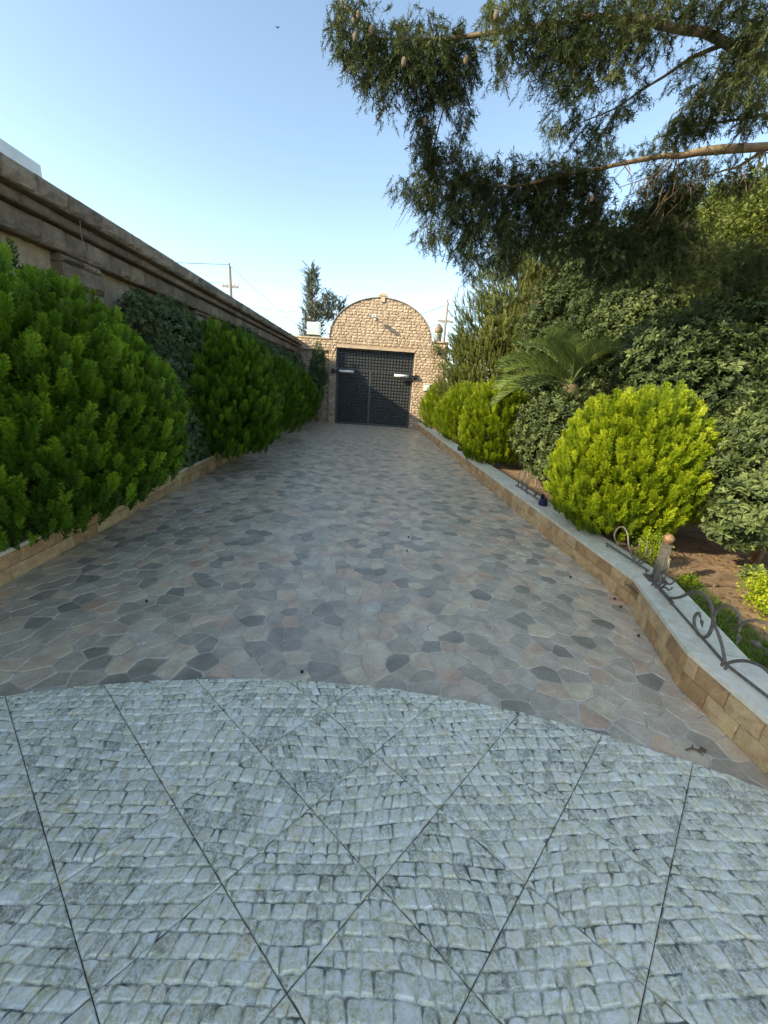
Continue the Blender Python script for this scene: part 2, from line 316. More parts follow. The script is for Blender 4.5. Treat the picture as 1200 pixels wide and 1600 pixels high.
# ------------------------------------------------------------ patio of relief tiles laid on the diagonal
arcpoly = []
for k in range(81):
    t = math.radians(30+120*k/80); arcpoly.append((CX+CR*math.cos(t), CY+CR*math.sin(t)))
pb = MB(); pb.prism([(-3.2, -1.6), (2.6, -1.6)]+[p for p in arcpoly if -3.2 < p[0] < 2.6], -0.003, 0.0022)
patio = pb.obj('patio', M['joint'], kind='structure')
def patio_tiles():
    rnd = random.Random(5); A = (0.264, 0.248); B = (0.2655, -0.252); O0 = (-0.40, 0.87); made = []
    for i in range(-12, 12):
        for j in range(-12, 12):
            q = [(O0[0]+(i+u)*A[0]+(j+v)*B[0], O0[1]+(i+u)*A[1]+(j+v)*B[1]) for u, v in ((0,0),(0,1),(1,1),(1,0))]
            c = cen(q)
            if not (-2.75 < c[0] < 2.2 and -0.6 < c[1] < 2.2): continue
            q = inset(q, 0.0012); t = q
            for k in range(80):
                p, r = arcpoly[k], arcpoly[k+1]
                if math.hypot(c[0]-CX, c[1]-CY)+0.3 < CR: break
                nx, ny = (p[0]+r[0])/2-CX, (p[1]+r[1])/2-CY; L = math.hypot(nx, ny); nx /= L; ny /= L
                t = clip_half(t, nx, ny, nx*p[0]+ny*p[1])
                if len(t) < 3: break
            if len(t) >= 3 and area(t) > 4e-4: made.append((c, t))
    made.sort(key=lambda m: math.hypot(m[0][0]-0.0, m[0][1]-0.55))
    count = 0
    for c, t in made:
        tb = MB(); n = len(t)
        tb.add([(x-c[0], y-c[1], -0.001) for x, y in t]+[(x-c[0], y-c[1], 0.0052) for x, y in t],
               [tuple(range(n, 2*n))]+[(i, (i+1) % n, n+(i+1) % n, n+i) for i in range(n)], rnd.random(), [0.75]*(2*n))
        base_tone = rnd.uniform(-.12, .12); cob = []
        x0 = min(p[0] for p in t)-.05; x1 = max(p[0] for p in t)+.05; y = min(p[1] for p in t)-rnd.uniform(0, .05); ymax = max(p[1] for p in t)
        ph = rnd.uniform(0, 6); fr = rnd.uniform(8, 16); am = rnd.uniform(.001, .005); sl = rnd.uniform(-.10, .10); sh = rnd.uniform(-.35, .35)
        row = lambda yy, xx: yy+am*math.sin(xx*fr+ph)+sl*(xx-c[0])
        while y < ymax+.03:
            h = rnd.choice((rnd.uniform(.030, .042), rnd.uniform(.042, .060), rnd.uniform(.042, .060), rnd.uniform(.055, .070))); x = x0-rnd.uniform(0, .04)
            skew0 = rnd.uniform(-.010, .010)
            while x < x1:
                w = rnd.choice((rnd.uniform(.032, .044), rnd.uniform(.044, .062), rnd.uniform(.044, .062), rnd.uniform(.062, .085))); skew1 = rnd.uniform(-.010, .010)
                J = lambda a: rnd.uniform(-a, a)
                xs = sh*(y-c[1]); b0 = x+xs+skew0*0; b1 = x+w+xs; u0 = x+xs+sh*h+skew0; u1 = x+w+xs+sh*h+skew1
                wv = .006; ry0 = lambda yy, xx: row(yy, xx)+wv*math.sin(xx*61+yy*37+ph)*.6
                P = [(b0+.001, row(y, b0)+.001+J(.0025)), ((b0+b1)/2, row(y, (b0+b1)/2)+.001+J(.004)), (b1-.001, row(y, b1)+.001+J(.0025)),
                     ((b1+u1)/2+J(.005), row(y+h/2, b1)), (u1-.004+J(.004), row(y+h, u1)-.004+J(.002)), (u1-.010, row(y+h, u1)-.001), ((u0+u1)/2, row(y+h, (u0+u1)/2)-.0005+J(.005)),
                     (u0+.010, row(y+h, u0)-.001), (u0+.004+J(.002), row(y+h, u0)-.004+J(.002)), ((b0+u0)/2+J(.003), row(y+h/2, b0))]
                x += w; skew0 = skew1
                for k in range(len(q4 := t)):
                    p, r = q4[k], q4[(k+1) % len(q4)]; nx, ny = r[1]-p[1], p[0]-r[0]; L = math.hypot(nx, ny)
                    if L < 1e-6: continue
                    P = clip_half(P, nx/L, ny/L, (nx*p[0]+ny*p[1])/L)
                    if len(P) < 3: break
                if len(P) < 3 or area(P) < 6e-5: continue
                cc = cen(P); m = len(P); zt = 0.0052+rnd.uniform(.0040, .0085); tx, ty = rnd.uniform(-.08, .08), rnd.uniform(-.14, .02)
                # edge value rises, so colour darkens, towards the upper and left joints
                eg = [min(1, max(0.12, 0.45+16*(p[1]-cc[1])-9*(p[0]-cc[0]))) for p in P]
                I = [(cc[0]+(p[0]-cc[0])*.76, cc[1]+(p[1]-cc[1])*.76) for p in P]
                vs = [(p[0]-c[0], p[1]-c[1], .0053) for p in P]+[(p[0]-c[0], p[1]-c[1], zt+(p[0]-cc[0])*tx+(p[1]-cc[1])*ty) for p in I]+[(cc[0]-c[0], cc[1]-c[1], zt+.0012)]
                fs = [(i, (i+1) % m, m+(i+1) % m, m+i) for i in range(m)]+[(m+i, m+(i+1) % m, 2*m) for i in range(m)]
                cob.append((vs, fs, min(1, max(0, rnd.uniform(.12, .95)+base_tone)), eg+[0.0]*(m+1)))
            y += h
        single = count+len(cob) <= 300
        if not single:
            for cb in cob: tb.add(*cb)
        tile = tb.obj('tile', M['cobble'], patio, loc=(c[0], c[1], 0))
        if single:
            count += len(cob)
            for cb in cob:
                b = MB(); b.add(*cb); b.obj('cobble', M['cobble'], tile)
patio_tiles()

# ------------------------------------------------------------ planters with tan split bricks and marble coping
def planter(name, path, inner, side, brickL, label, soil_z, z0=0.115, chamf=False):
    """path: outer foot line; side=+1: face looks to +X, -1: to -X"""
    root = empty(name, (path[0][0], path[0][1], 0), label, 'planter wall'); rx, ry = path[0][0], path[0][1]
    core = MB()
    for (a, b) in zip(path, path[1:]):
        dx, dy = b[0]-a[0], b[1]-a[1]; L = math.hypot(dx, dy); ux, uy = dx/L, dy/L
        nx, ny = (uy, -ux)                       # outward normal wanted towards the drive
        if nx*side < 0: nx, ny = -nx, -ny
        p = [(a[0]-nx*.02-rx, a[1]-ny*.02-ry), (b[0]-nx*.02-rx, b[1]-ny*.02-ry), (b[0]-nx*.16-rx, b[1]-ny*.16-ry), (a[0]-nx*.16-rx, a[1]-ny*.16-ry)]
        if area(p) < 0: p = p[::-1]
        core.prism(p, -.03, 0.23)
        rz = math.atan2(ny, nx)                  # block's +X to the normal, its +Y runs along
        ex, ey = -math.sin(rz), math.cos(rz)
        s0 = a if ex*ux+ey*uy > 0 else b
        for c_ in range(2):
            s = -random.uniform(0, brickL*.6) if c_ else 0.0
            while s < L-0.01:
                l = brickL*random.choice((.92, 1.0, 1.0, 1.08)); a0 = max(s, 0); e0 = min(s+l, L)
                if e0-a0 > .03:
                    full = abs((e0-a0)-l) < 1e-6
                    me = bank_block('brick', (e0-a0)-.004, z0-.004, .05, M['tan_brick'], .009, ch=.004)
                    place(me, 'brick', root, (s0[0]+ex*a0-rx, s0[1]+ey*a0-ry, c_*z0), rz)
                s += l
    core.obj('brick_backing', M['grout'], root)
    # coping slabs: between the outer path (slight overhang) and the inner line
    ov = .012
    def off(line, d):
        out = []
        for i, p in enumerate(line):
            n_ = []
            for (a, b) in ((line[max(i-1, 0)], line[max(i, 1)]), (line[min(i, len(line)-2)], line[min(i+1, len(line)-1)])):
                dx, dy = b[0]-a[0], b[1]-a[1]; L = math.hypot(dx, dy); nx, ny = dy/L, -dx/L
                if nx*side < 0: nx, ny = -nx, -ny
                n_.append((nx, ny))
            mx, my = n_[0][0]+n_[1][0], n_[0][1]+n_[1][1]; k = d/max(.3, (mx*n_[0][0]+my*n_[0][1])); out.append((p[0]+mx*k, p[1]+my*k))
        return out
    o_ = off(path, ov); i_ = off(path, -inner)
    for k in range(len(path)-1):
        L = math.hypot(path[k+1][0]-path[k][0], path[k+1][1]-path[k][1]); m = max(1, round(L/1.15))
        for q in range(m):
            f = lambda P, t: (P[k][0]+(P[k+1][0]-P[k][0])*t-rx, P[k][1]+(P[k+1][1]-P[k][1])*t-ry)
            e = .0022/L*2
            p = [f(o_, q/m+e), f(o_, (q+1)/m-e), f(i_, (q+1)/m-e), f(i_, q/m+e)]
            if area(p) < 0: p = p[::-1]
            b = MB(); b.prism(p, 0.232, 0.232+.032, random.random()); b.obj('coping_slab', M['marble'], root)
    return root
planter('planter_wall', [(2.36, 17.0), (2.36, 2.82), (2.04, 1.86), (2.02, 1.2), (2.02, -1.2)], .32, -1, .205,
        'tan brick planter wall with pale marble coping that bends beside the patio, below the scroll fence', .2)
planter('planter_wall', [(-2.70, 17.2), (-2.70, -1.2)], .13, 1, .34,
        'tan brick planter wall in the shade under the dark green shrubs along the stone wall', .2)
def soil(name, x0, x1, y0, y1, z, nx, ny, amp):
    xs = np.linspace(x0, x1, nx); ys = np.linspace(y0, y1, ny); X, Y = np.meshgrid(xs, ys)
    r = np.random.default_rng(3); Z = z + amp*(np.sin(X*2.3+1)*np.cos(Y*1.9)*.5 + r.normal(0, .35, X.shape)*.5)
    V = np.c_[X.ravel(), Y.ravel(), Z.ravel()]; i = np.arange(ny-1)[:, None]*nx+np.arange(nx-1)[None]
    F = np.stack([i, i+1, i+1+nx, i+nx], -1).reshape(-1, 4)
    me = mesh_np(name, V, F, M['soil'], {'tone': r.random(len(V))}, True); o = bpy.data.objects.new(name, me); return link(o, kind='structure')
soil('garden_soil', 2.30, 30.0, -1.2, 2.84, .19, 240, 90, .022)
soil('garden_soil', 2.60, 30.0, 2.85, 40.0, .19, 100, 160, .03)
soil('planter_soil', -3.2, -2.82, -1.2, 17.2, .2, 12, 160, .02)

# ------------------------------------------------------------ left boundary wall of weathered blocks
WX, WROT = -3.12, -math.atan(0.012)
wall = empty('boundary_wall', (WX, 0, -.075), 'long weathered stone boundary wall with heavy coping behind the dark green shrubs', 'wall', rz=WROT); wall.rotation_euler[0] = .0052
WY0, WY1 = -3.0, 17.55
b = MB(); b.box(-.40, -.10, WY0, WY1, 0, 3.05); b.obj('wall_core', M['wall_block'], wall)
def course(nm, z0, z1, x, L, depth, bulge, jit=.25):
    y = WY0; 
    while y < WY1-.02:
        l = L*random.choice((1-jit, 1, 1, 1+jit)); l = min(l, WY1-y)
        me = bank_block(nm, round(l, 2)-.006, z1-z0-.005, depth, M['wall_block'], bulge, nvar=7, ch=.012, nu=7, nv=5)
        place(me, nm, wall, (x+random.uniform(-.006, .006), y, z0)); y += l
course('coping_block', 3.055, 3.225, .20, .46, .62, .030)
course('moulding_block', 2.955, 3.05, .11, .42, .22, .010)
course('frieze_block', 2.745, 2.95, .035, .40, .15, .026)
PILS = [-1.30, 1.76, 4.82, 7.90, 10.98, 14.06, 16.95]
for pc in PILS:
    z = 0.0; k = 0
    while z < 2.73:
        h = .205 if z+.205 < 2.74 else 2.74-z
        cuts = [(-.3, .02), (.02, .3)] if k % 2 else [(-.3, -.08), (-.08, .3)]
        for a, e in cuts:
            if pc+e > WY1: continue
            place(bank_block('pilaster_block', round(e-a, 3)-.006, h-.006, .14, M['wall_block'], .036, nvar=6, ch=.016, nu=6, nv=5), 'pilaster_block', wall, (.035+random.uniform(-.006, .006), pc+a, z))
        z += h; k += 1
for a, e in zip([WY0]+[p+.3 for p in PILS], [p-.3 for p in PILS]+[WY1]):
    if e-a < .3: continue
    # rough infill as irregular courses of shelly stone
    ny = int((e-a)/.06); nz = 40; ys = np.linspace(a, e, ny); zs = np.linspace(0, 2.74, nz); Y, Z = np.meshgrid(ys, zs)
    X = -.085+RNG.normal(0, .006, Y.shape); V = np.c_[X.ravel(), Y.ravel(), Z.ravel()]; i = np.arange(nz-1)[:, None]*ny+np.arange(ny-1)[None]
    F = np.stack([i, i+1, i+1+ny, i+ny], -1).reshape(-1, 4)
    me = mesh_np('rough_panel', V, F, M['wall_panel'], {'tone': RNG.random(len(V))}, True); place(me, 'rough_panel', wall, (0, 0, 0))
b = MB(); b.tube([(WX+.24, 4.62, 3.04), (WX+.20, 4.66, 2.9), (WX+.19, 4.74, 2.7), (WX+.10, 4.90, 2.45), (WX+.10, 4.95, 2.1)], .0032, 6)
b.obj('loose_cable', M['concrete'], label='thin pale cable hanging down the left stone wall from its coping', category='cable')

# ------------------------------------------------------------ arched gate wall
GA = -math.atan(0.08)
gw = empty('gate_wall', (0.35, 17.12, 0), 'sunlit tan stone gateway wall with a round arched top around the black gate', 'wall', rz=GA)
GX0, GX1, GZ = -1.62, 1.62, 3.08            # gate opening in local x
AC, AW, AZ, AH = 0.17, 2.08, 3.45, 1.55     # arch: centre, half width, springing, height
WLx, WRx = -3.45, 2.95
def top_at(x):
    z = 3.36 if x < AC else 3.52
    if abs(x-AC) < AW: z = max(z, AZ+AH*math.sqrt(max(0, 1-((x-AC)/AW)**2)))
    return z
core = MB()
def slab(x0, x1, zb, y0=.0, y1=.35, n=1):
    for i in range(n):
        a = x0+(x1-x0)*i/n; c = x0+(x1-x0)*(i+1)/n; za = top_at(a+1e-4)-.015; zc = top_at(c-1e-4)-.015
        core.add([(a,y0,zb),(c,y0,zb),(c,y1,zb),(a,y1,zb),(a,y0,za),(c,y0,zc),(c,y1,zc),(a,y1,za)],
                 [(3,2,1,0),(4,5,6,7),(0,1,5,4),(1,2,6,5),(2,3,7,6),(3,0,4,7)])
slab(-1.92, GX0, 0, n=4); slab(GX1, 2.24, 0, n=12); slab(2.24, WRx, 0); slab(GX0, GX1, GZ, n=40)
core.box(WLx, -1.92, .10, .35, 0, 2.93); core.box(WLx, -1.92, .0, .35, 2.93, 3.345)
core.obj('wall_core', M['gate_core'], gw)
bk = MB(); rnd = random.Random(3); rowh = .108; z = 0.0; r_ = 0
def brick_at(x0, x1, z0, z1, y=0.0):
    vs, fs = rough_block(x1-x0-.006, z1-z0-.006, .03, .022, nu=4, nv=4, ch=.010, rnd=rnd)
    # block looks to +X with length along Y: turn it to look towards -Y, length along +X
    bk.add([(x0+.003+v[1], y-.012-v[0], z0+.003+v[2]) for v in vs], [f[:] for f in fs], rnd.random())
while z < 5.0:
    x = WLx-rnd.uniform(0, .2)
    while x < WRx:
        w = rnd.choice((.13, .16, .19, .21, .25)); a = max(x, WLx); e = min(x+w, WRx); x += w
        zt = z+rowh; zc = z+rowh*.6
        if zc > 3.36:
            if (a+e)/2 < AC-AW or (a+e)/2 > AC+AW:
                if (a+e)/2 < AC or zc > 3.52: continue
            elif zc > 3.5:
                hw = AW*math.sqrt(max(0, 1-((min(zt, AZ+AH)-AZ)/AH)**2)) if zt > AZ else AW
                a = max(a, AC-hw); e = min(e, AC+hw)
        if z < GZ+.10 and zt > 0:
            if z < GZ-.02 or True:
                if a < GX1 and e > GX0:
                    if a < GX0: e = GX0
                    elif e > GX1: a = GX1
                    else: continue
        yo = .10 if (e <= -1.90 and zt < 2.99) else 0.0
        if yo == 0 and a < -1.92 and zt < 2.93: a = -1.92
        if e-a < .05: continue
        zt = min(zt, top_at((a+e)/2)-.002)
        if zt-z < .05: continue
        brick_at(a, e, z, zt, yo)
    z += rowh; r_ += 1
bk.obj('face_bricks', M['gate_stone'], gw, kind='stuff')
b = MB(); b.box(GX0, GX1, -.045, .30, GZ, GZ+.10, .6); b.obj('lintel', M['gate_stone'], gw)
b = MB(); N = 48        # thin rim over the arch
for i in range(N):
    t0 = math.pi*i/N; t1 = math.pi*(i+1)/N
    P = lambda t, k: (AC-(AW+k)*math.cos(t), AZ+(AH+k)*math.sin(t))
    (xa, za), (xb, zb) = P(t0, 0), P(t1, 0); (xc, zc), (xd, zd) = P(t0, .03), P(t1, .03)
    b.add([(xa,-.05,za),(xb,-.05,zb),(xd,-.05,zd),(xc,-.05,zc),(xa,.38,za),(xb,.38,zb),(xd,.38,zd),(xc,.38,zc)],
          [(0,1,2,3),(7,6,5,4),(3,2,6,7),(0,4,5,1)], .4)
b.obj('arch_rim', M['concrete'], gw)
b = MB(); b.box(-.20+AC, .20+AC, -.06, .34, 5.01, 5.06, .7); b.box(-.15+AC, .15+AC, -.08, .30, 5.06, 5.13, .6); b.box(-.09+AC, .09+AC, -.06, .26, 5.13, 5.17, .7); b.box(-.08+AC, .08+AC, -.07, .0, 4.85, 5.03, .8)
b.obj('keystone', M['gate_stone'], gw)
for (a, e, zt) in ((WLx, AC-AW, 3.36), (AC+AW+.05, WRx, 3.52)):
    b = MB(); b.box(a, e, -.05, .38, zt-.005, zt+.055, .5); b.obj('wall_coping', M['gate_stone'], gw)

# ------------------------------------------------------------ studded metal gate
gate = empty('metal_gate', (0.35, 17.12, 0), 'tall black metal double gate covered with square studs in the arched stone wall', 'gate', rz=GA)
def studs(x0, x1, z0, z1, y):
    b = MB(); b.box(x0, x1, y, y+.05, z0, z1); nx = max(1, round((x1-x0)/.128)); nz = max(1, round((z1-z0)/.128)); dx = (x1-x0)/nx; dz = (z1-z0)/nz
    for i in range(nx):
        for k in range(nz):
            a = x0+i*dx+.008; e = a+dx-.016; c = z0+k*dz+.008; f = c+dz-.016; m = (a+e)/2; q = (c+f)/2; s = .012
            b.add([(a,y-.001,c),(e,y-.001,c),(e,y-.001,f),(a,y-.001,f),(m-s,y-.06,q-s),(m+s,y-.06,q-s),(m+s,y-.06,q+s),(m-s,y-.06,q+s)],
                  [(0,1,5,4),(1,2,6,5),(2,3,7,6),(3,0,4,7),(4,5,6,7)])
    return b
GY = .22; TR = 2.28
studs(GX0+.06, GX1-.06, TR+.03, GZ-.05, GY).obj('transom_panel', M['gate_metal'], gate)
for x0, x1 in ((GX0+.06, -.20), (-.15, GX1-.06)):
    lf = studs(x0+.03, x1-.03, .09, TR-.03, GY).obj('gate_leaf', M['gate_metal'], gate)
    f = MB(); y0, y1 = GY-.03, GY+.06
    f.box(x0, x0+.03, y0, y1, .05, TR); f.box(x1-.03, x1, y0, y1, .05, TR); f.box(x0+.03, x1-.03, y0, y1, .05, .09); f.box(x0+.03, x1-.03, y0, y1, TR-.03, TR)
    f.obj('leaf_frame', M['gate_metal'], lf)
f = MB(); f.box(GX0, GX0+.06, GY-.05, GY+.08, .0, GZ); f.box(GX1-.06, GX1, GY-.05, GY+.08, .0, GZ); f.box(GX0+.06, GX1-.06, GY-.05, GY+.08, GZ-.05, GZ); f.box(GX0+.06, GX1-.06, GY-.04, GY+.07, TR, TR+.03)
f.box(GX0+.06, GX1-.06, GY-.02, GY+.07, .0, .045)
f.box(-.20, -.15, GY-.045, GY+.07, .045, TR)
f.obj('gate_frame', M['gate_metal'], gate)
h = MB(); h.tube([(-.26, GY-.06, 1.0), (-.26, GY-.09, 1.02), (-.26, GY-.09, 1.16), (-.26, GY-.06, 1.18)], .012); h.obj('handle', M['dark_iron'], gate)
for k, (xa, xb, xc, z, lab) in enumerate(((-1.80, -1.42, -.86, 2.16, 'ram gate opener with white tube on the left leaf of the black gate'),
                                      (1.78, 1.45, .72, 2.14, 'ram gate opener with white tube on the right leaf of the black gate'))):
    o = empty('gate_opener', tuple(Matrix.Rotation(GA, 3, 'Z') @ Vector((xa, -.05, z)) + Vector((.35, 17.12, 0))), lab, 'gate opener', 'gate openers', rz=GA)
    s = 1 if xb > xa else -1
    b = MB(); b.box(min(0, s*.36), max(0, s*.36), -.10, -.02, -.05, .05); b.box(min(0, s*.10), max(0, s*.10), -.06, .05, -.09, .09); b.obj('bracket', M['dark_iron'], o)
    b = MB(); b.tube([(s*.34, -.06, .005), (s*.94, -.02, .01)], .052, 12); b.obj('ram_tube', M['white_paint'], o, True)
    if k: b = MB(); b.box(-.62, -.18, -.02, .16, -.17, -.06); b.obj('cable_box', M['dark_iron'], o)
def on_gate(x, y, z): return tuple(Matrix.Rotation(GA, 3, 'Z') @ Vector((x, y, z)) + Vector((.35, 17.12, 0)))
o = empty('intercom_box', on_gate(2.10, -.04, 1.62), 'small white box fixed to the stone pier right of the gate', 'box', rz=GA)
b = MB(); b.box(0, .25, -.12, 0, 0, .26); b.box(.02, .23, -.13, -.12, .02, .24); b.obj('housing', M['white_paint'], o)
b = MB(); b.box(-.01, .26, -.15, 0, .26, .29); b.obj('lid', M['white_paint'], o)
o = empty('security_camera', on_gate(-.10, -.04, 4.25), 'small white camera on a bracket high on the stone arch above the gate', 'camera', rz=GA)
b = MB(); b.box(-.05, .05, -.02, .02, -.06, .06); b.tube([(0, -.02, 0), (0, -.26, .02)], .016); b.obj('bracket', M['white_paint'], o)
b = MB(); b.box(-.10, .06, -.50, -.22, -.03, .07); b.obj('housing', M['white_paint'], o)
b = MB(); b.tube([(-.02, -.50, .02), (-.02, -.51, .02)], .03, 10); b.obj('lens', M['window_dark'], o)
def spiral(cx, cz, r0, r1, a0, turns, n=22): return [(cx+(r0+(r1-r0)*i/n)*math.cos(a0+turns*2*math.pi*i/n), 0, cz+(r0+(r1-r0)*i/n)*math.sin(a0+turns*2*math.pi*i/n)) for i in range(n+1)]
o = empty('wall_lantern_bracket', on_gate(2.55, -.06, 3.18), 'black wrought iron scroll bracket on the stone wall right of the gate', 'bracket', rz=GA)
b = MB()
for q in (spiral(-.16, .0, .17, .03, math.pi/2, 1.3), spiral(.12, .0, .13, .02, math.pi/2, -1.2), [(-.16, 0, .17), (0, 0, .12), (.12, 0, .13), (.3, 0, .08)]):
    b.tube([(x, -.10+0*y, z) for x, y, z in q], .014, 6)
b.box(-.02, .02, -.12, .02, -.12, .18); b.obj('scroll', M['dark_iron'], o)
b = MB(); b.lathe([(.02, 0), (.07, .03), (.09, .2), (.10, .22), (.03, .32), (.01, .36)], (.34, -.12, -.10), 8); b.obj('lantern', M['dark_iron'], o)
o = empty('floodlight', on_gate(-2.62, .18, 3.42), 'pale square glass floodlight standing on the wall left of the arch', 'floodlight', rz=GA)
b = MB(); b.box(-.03, .03, -.03, .03, 0, .12); b.obj('stand', M['dark_iron'], o)
b = MB(); b.box(-.27, .27, -.05, .12, .10, .56); b.obj('housing', M['white_paint'], o)
b = MB(); b.box(-.23, .23, -.062, -.05, .14, .52); b.obj('glass', M['pale_glass'], o)
t = empty('turret', (3.12, 18.6, 0), 'small round stone turret with an onion dome behind the right end of the arch', 'turret')
b = MB(); b.lathe([(.24, 0), (.22, 3.3), (.18, 3.75), (.13, 4.02), (.15, 4.08)], n=14, tone=.5); b.obj('shaft', M['turret'], t, True)
b = MB(); b.lathe([(.15, 4.08), (.18, 4.12), (.20, 4.21), (.17, 4.31), (.08, 4.41), (.02, 4.49)], n=14); b.obj('dome', M['wall_block'], t, True)

# ------------------------------------------------------------ things beyond the walls
bd = empty('white_building', (-7.0, 3.0, 0), 'white plastered building whose parapet shows above the left wall', 'building')
b = MB(); b.box(-7, 0, -6, 7.05, 0, 4.85); b.obj('wall', M['white_plaster'], bd)
b = MB(); b.box(-7.1, .06, -6.1, 7.11, 5.22, 5.52); b.obj('parapet', M['white_plaster'], bd)
b = MB(); b.box(-6.9, -.08, -5.9, 6.95, 4.85, 5.22); b.obj('attic_band', M['white_plaster'], bd)
for k in range(5):
    y = -4.5+k*2.4; w = MB(); w.box(-.06, .02, y, y+1.1, 4.80, 5.08); w.obj('window', M['window_dark'], bd)
for loc, h, lab, lean in (((-7.9, 25, 0), 7.45, 'concrete utility pole with a crossarm beyond the left wall', .0), ((4.55, 25, 0), 6.6, 'utility pole carrying wires beyond the right end of the gate', -.0)):
    p = empty('utility_pole', loc, lab, 'utility pole', 'utility poles')
    b = MB(); b.tube([(0, 0, 0), (0, 0, h)], [.13, .08], 10); b.obj('pole', M['concrete'], p)
    b = MB(); b.box(-.45, .45, -.05, .05, h-1.05, h-.93); b.obj('crossarm', M['concrete'], p)
    for x in (-.42, -.2, .2, .42): b = MB(); b.lathe([(.02, 0), (.05, .04), (.05, .1), (.03, .14)], (x, 0, h-.93), 8); b.obj('insulator', M['white_paint'], p)
    b = MB(); b.tube([(0, 0, h), (0, 0, h+.16)], .03, 8); b.obj('pole_cap', M['dark_iron'], p)
def wire(a, b, sag, lab, r=.011):
    q = MB(); a = Vector(a); b = Vector(b); n = 20
    q.tube([a.lerp(b, i/n)+Vector((0, 0, -4*sag*(i/n)*(1-i/n))) for i in range(n+1)], r, 4); q.obj('overhead_wire', M['dark_iron'], label=lab, category='wire', group='overhead wires')
wire((-7.9, 25, 7.55), (-25, 22, 7.6), .5, 'overhead wire running left from the top of the left utility pole', .014)
wire((-8.3, 25, 6.6), (-25, 22, 6.4), .3, 'overhead wire running left from the crossarm of the left utility pole')
wire((-7.9, 25, 7.5), (-3.0, 25, 4.0), .1, 'steep stay wire going down right from the left utility pole')
for i, (za, zb, d) in enumerate(((5.75, 5.5, .1), (5.3, 5.35, .15), (5.1, 5.2, .1), (4.7, 4.8, .1))):
    wire((-12, 27, za+.1), (14, 27, zb+1.0), .35, ('highest', 'second', 'third', 'lowest')[i]+' of the four level wires passing behind the dark conifer and the arch', .013)
wire((4.55, 25, 6.5), (-2, 34, 6.2), .4, 'sagging wire from the top of the right utility pole to behind the arch', .016)
wire((4.55, 25, 5.6), (-2, 33, 4.6), .3, 'lower sagging wire from the right utility pole to behind the arch', .016)
wire((4.55, 25, 6.5), (20, 25, 6.7), .3, 'wire running right from the top of the right utility pole', .014)
wire((4.6, 25, 5.9), (3.6, 24.4, 3.4), .0, 'steep stay wire left of the right utility pole', .010)
b = MB(); b.add([(-.16,0,.05),(-.02,-.04,0),(-.02,.06,0),(.16,0,.06),(.02,-.04,0),(.02,.06,0),(0,-.12,.0),(0,.14,.0),(0,0,.03),(0,0,-.03)],
    [(0,1,2),(3,5,4),(6,1,8),(6,4,9),(7,8,2),(7,9,5),(1,4,8),(2,8,5),(1,9,4),(2,5,9)])
b.obj('flying_bird', M['dark_iron'], loc=(-6.1, 30, 20.9), label='tiny dark bird flying in the clear sky above the driveway', category='bird')
fw = empty('garden_wall', (9.4, 0, 0), 'tan brick garden wall glimpsed through the shrubs on the right', 'wall')
b = MB(); b.box(0, .3, -1, 30, 0, 4.1); b.obj('wall', M['far_wall'], fw)
b = MB(); b.box(-.06, .36, -1, 30, 4.1, 4.2); b.obj('coping', M['far_wall'], fw)

# ------------------------------------------------------------ wrought iron scroll fence on the right coping
FZ = .264
def fence(loc, ang, motifs, rail_len, lab, r0=-.01):
    o = empty('scroll_fence', (loc[0], loc[1], FZ), lab, 'fence', 'scroll fence sections', rz=ang)
    b = MB(); b.tube([(r0, 0, .03), (rail_len, 0, .03)], .009, 8); 
    for x in (r0+.02, rail_len-.02): b.tube([(x, 0, 0), (x, 0, .03)], .008, 6)
    b.obj('rail', M['fence_iron'], o)
    for nm, pts, r in motifs:
        q = []; P = [Vector((u, 0, v+.03)) for u, v in pts]
        for i in range(len(P)-1):                # Catmull-Rom
            p0 = P[max(i-1, 0)]; p1 = P[i]; p2 = P[i+1]; p3 = P[min(i+2, len(P)-1)]
            for k in range(4):
                t = k/4; q.append(.5*((2*p1)+(p2-p0)*t+(2*p0-5*p1+4*p2-p3)*t*t+(3*p1-p0-3*p2+p3)*t**3))
        q.append(P[-1]); rr = [r*(1 if i < len(q)-4 else .7) for i in range(len(q))]
        b = MB(); b.tube(q, rr, 8); s = b.obj(nm, M['fence_iron'], o, True)
        if nm == 'scroll':                       # a small iron leaf closes each scroll
            e = q[-1]; d = (q[-1]-q[-4]).normalized(); n = Vector((-d.z, 0, d.x)); l = MB()
            l.add([e, e+d*.03+n*.02+Vector((0,.006,0)), e+d*.075, e+d*.03-n*.02+Vector((0,.006,0)), e+d*.03+Vector((0,-.008,0))], [(0,1,4),(1,2,4),(2,3,4),(3,0,4)]); l.obj('iron_leaf', M['fence_iron'], s)
    return o
S1 = [(-.13, .0), (-.029, .05), (.053, .11), (.12, .175), (.195, .222), (.267, .240), (.337, .228), (.383, .20), (.42, .156), (.435, .104), (.43, .05), (.40, .012), (.345, -.005), (.29, .012), (.255, .055), (.258, .092), (.281, .112), (.305, .095)]
ST = [(.641, .0), (.58, .059), (.515, .102), (.455, .133), (.418, .178)]
S2 = [(.418, .178), (.424, .225), (.454, .268), (.502, .296), (.558, .302), (.606, .288), (.631, .255), (.643, .215)]
S3 = [(.641, .0), (.68, .05), (.733, .095), (.80, .12), (.86, .11), (.93, .06), (.97, .0)]
S5 = [(.638, .248), (.655, .288), (.69, .322), (.735, .338), (.785, .325), (.815, .29), (.82, .25), (.80, .22), (.775, .215)]
S6 = [(1.0, .0), (.93, .08), (.875, .12), (.842, .17), (.845, .23), (.87, .28), (.92, .30), (.97, .27), (.975, .22)]
A1 = math.atan2(-.956, -.2935)
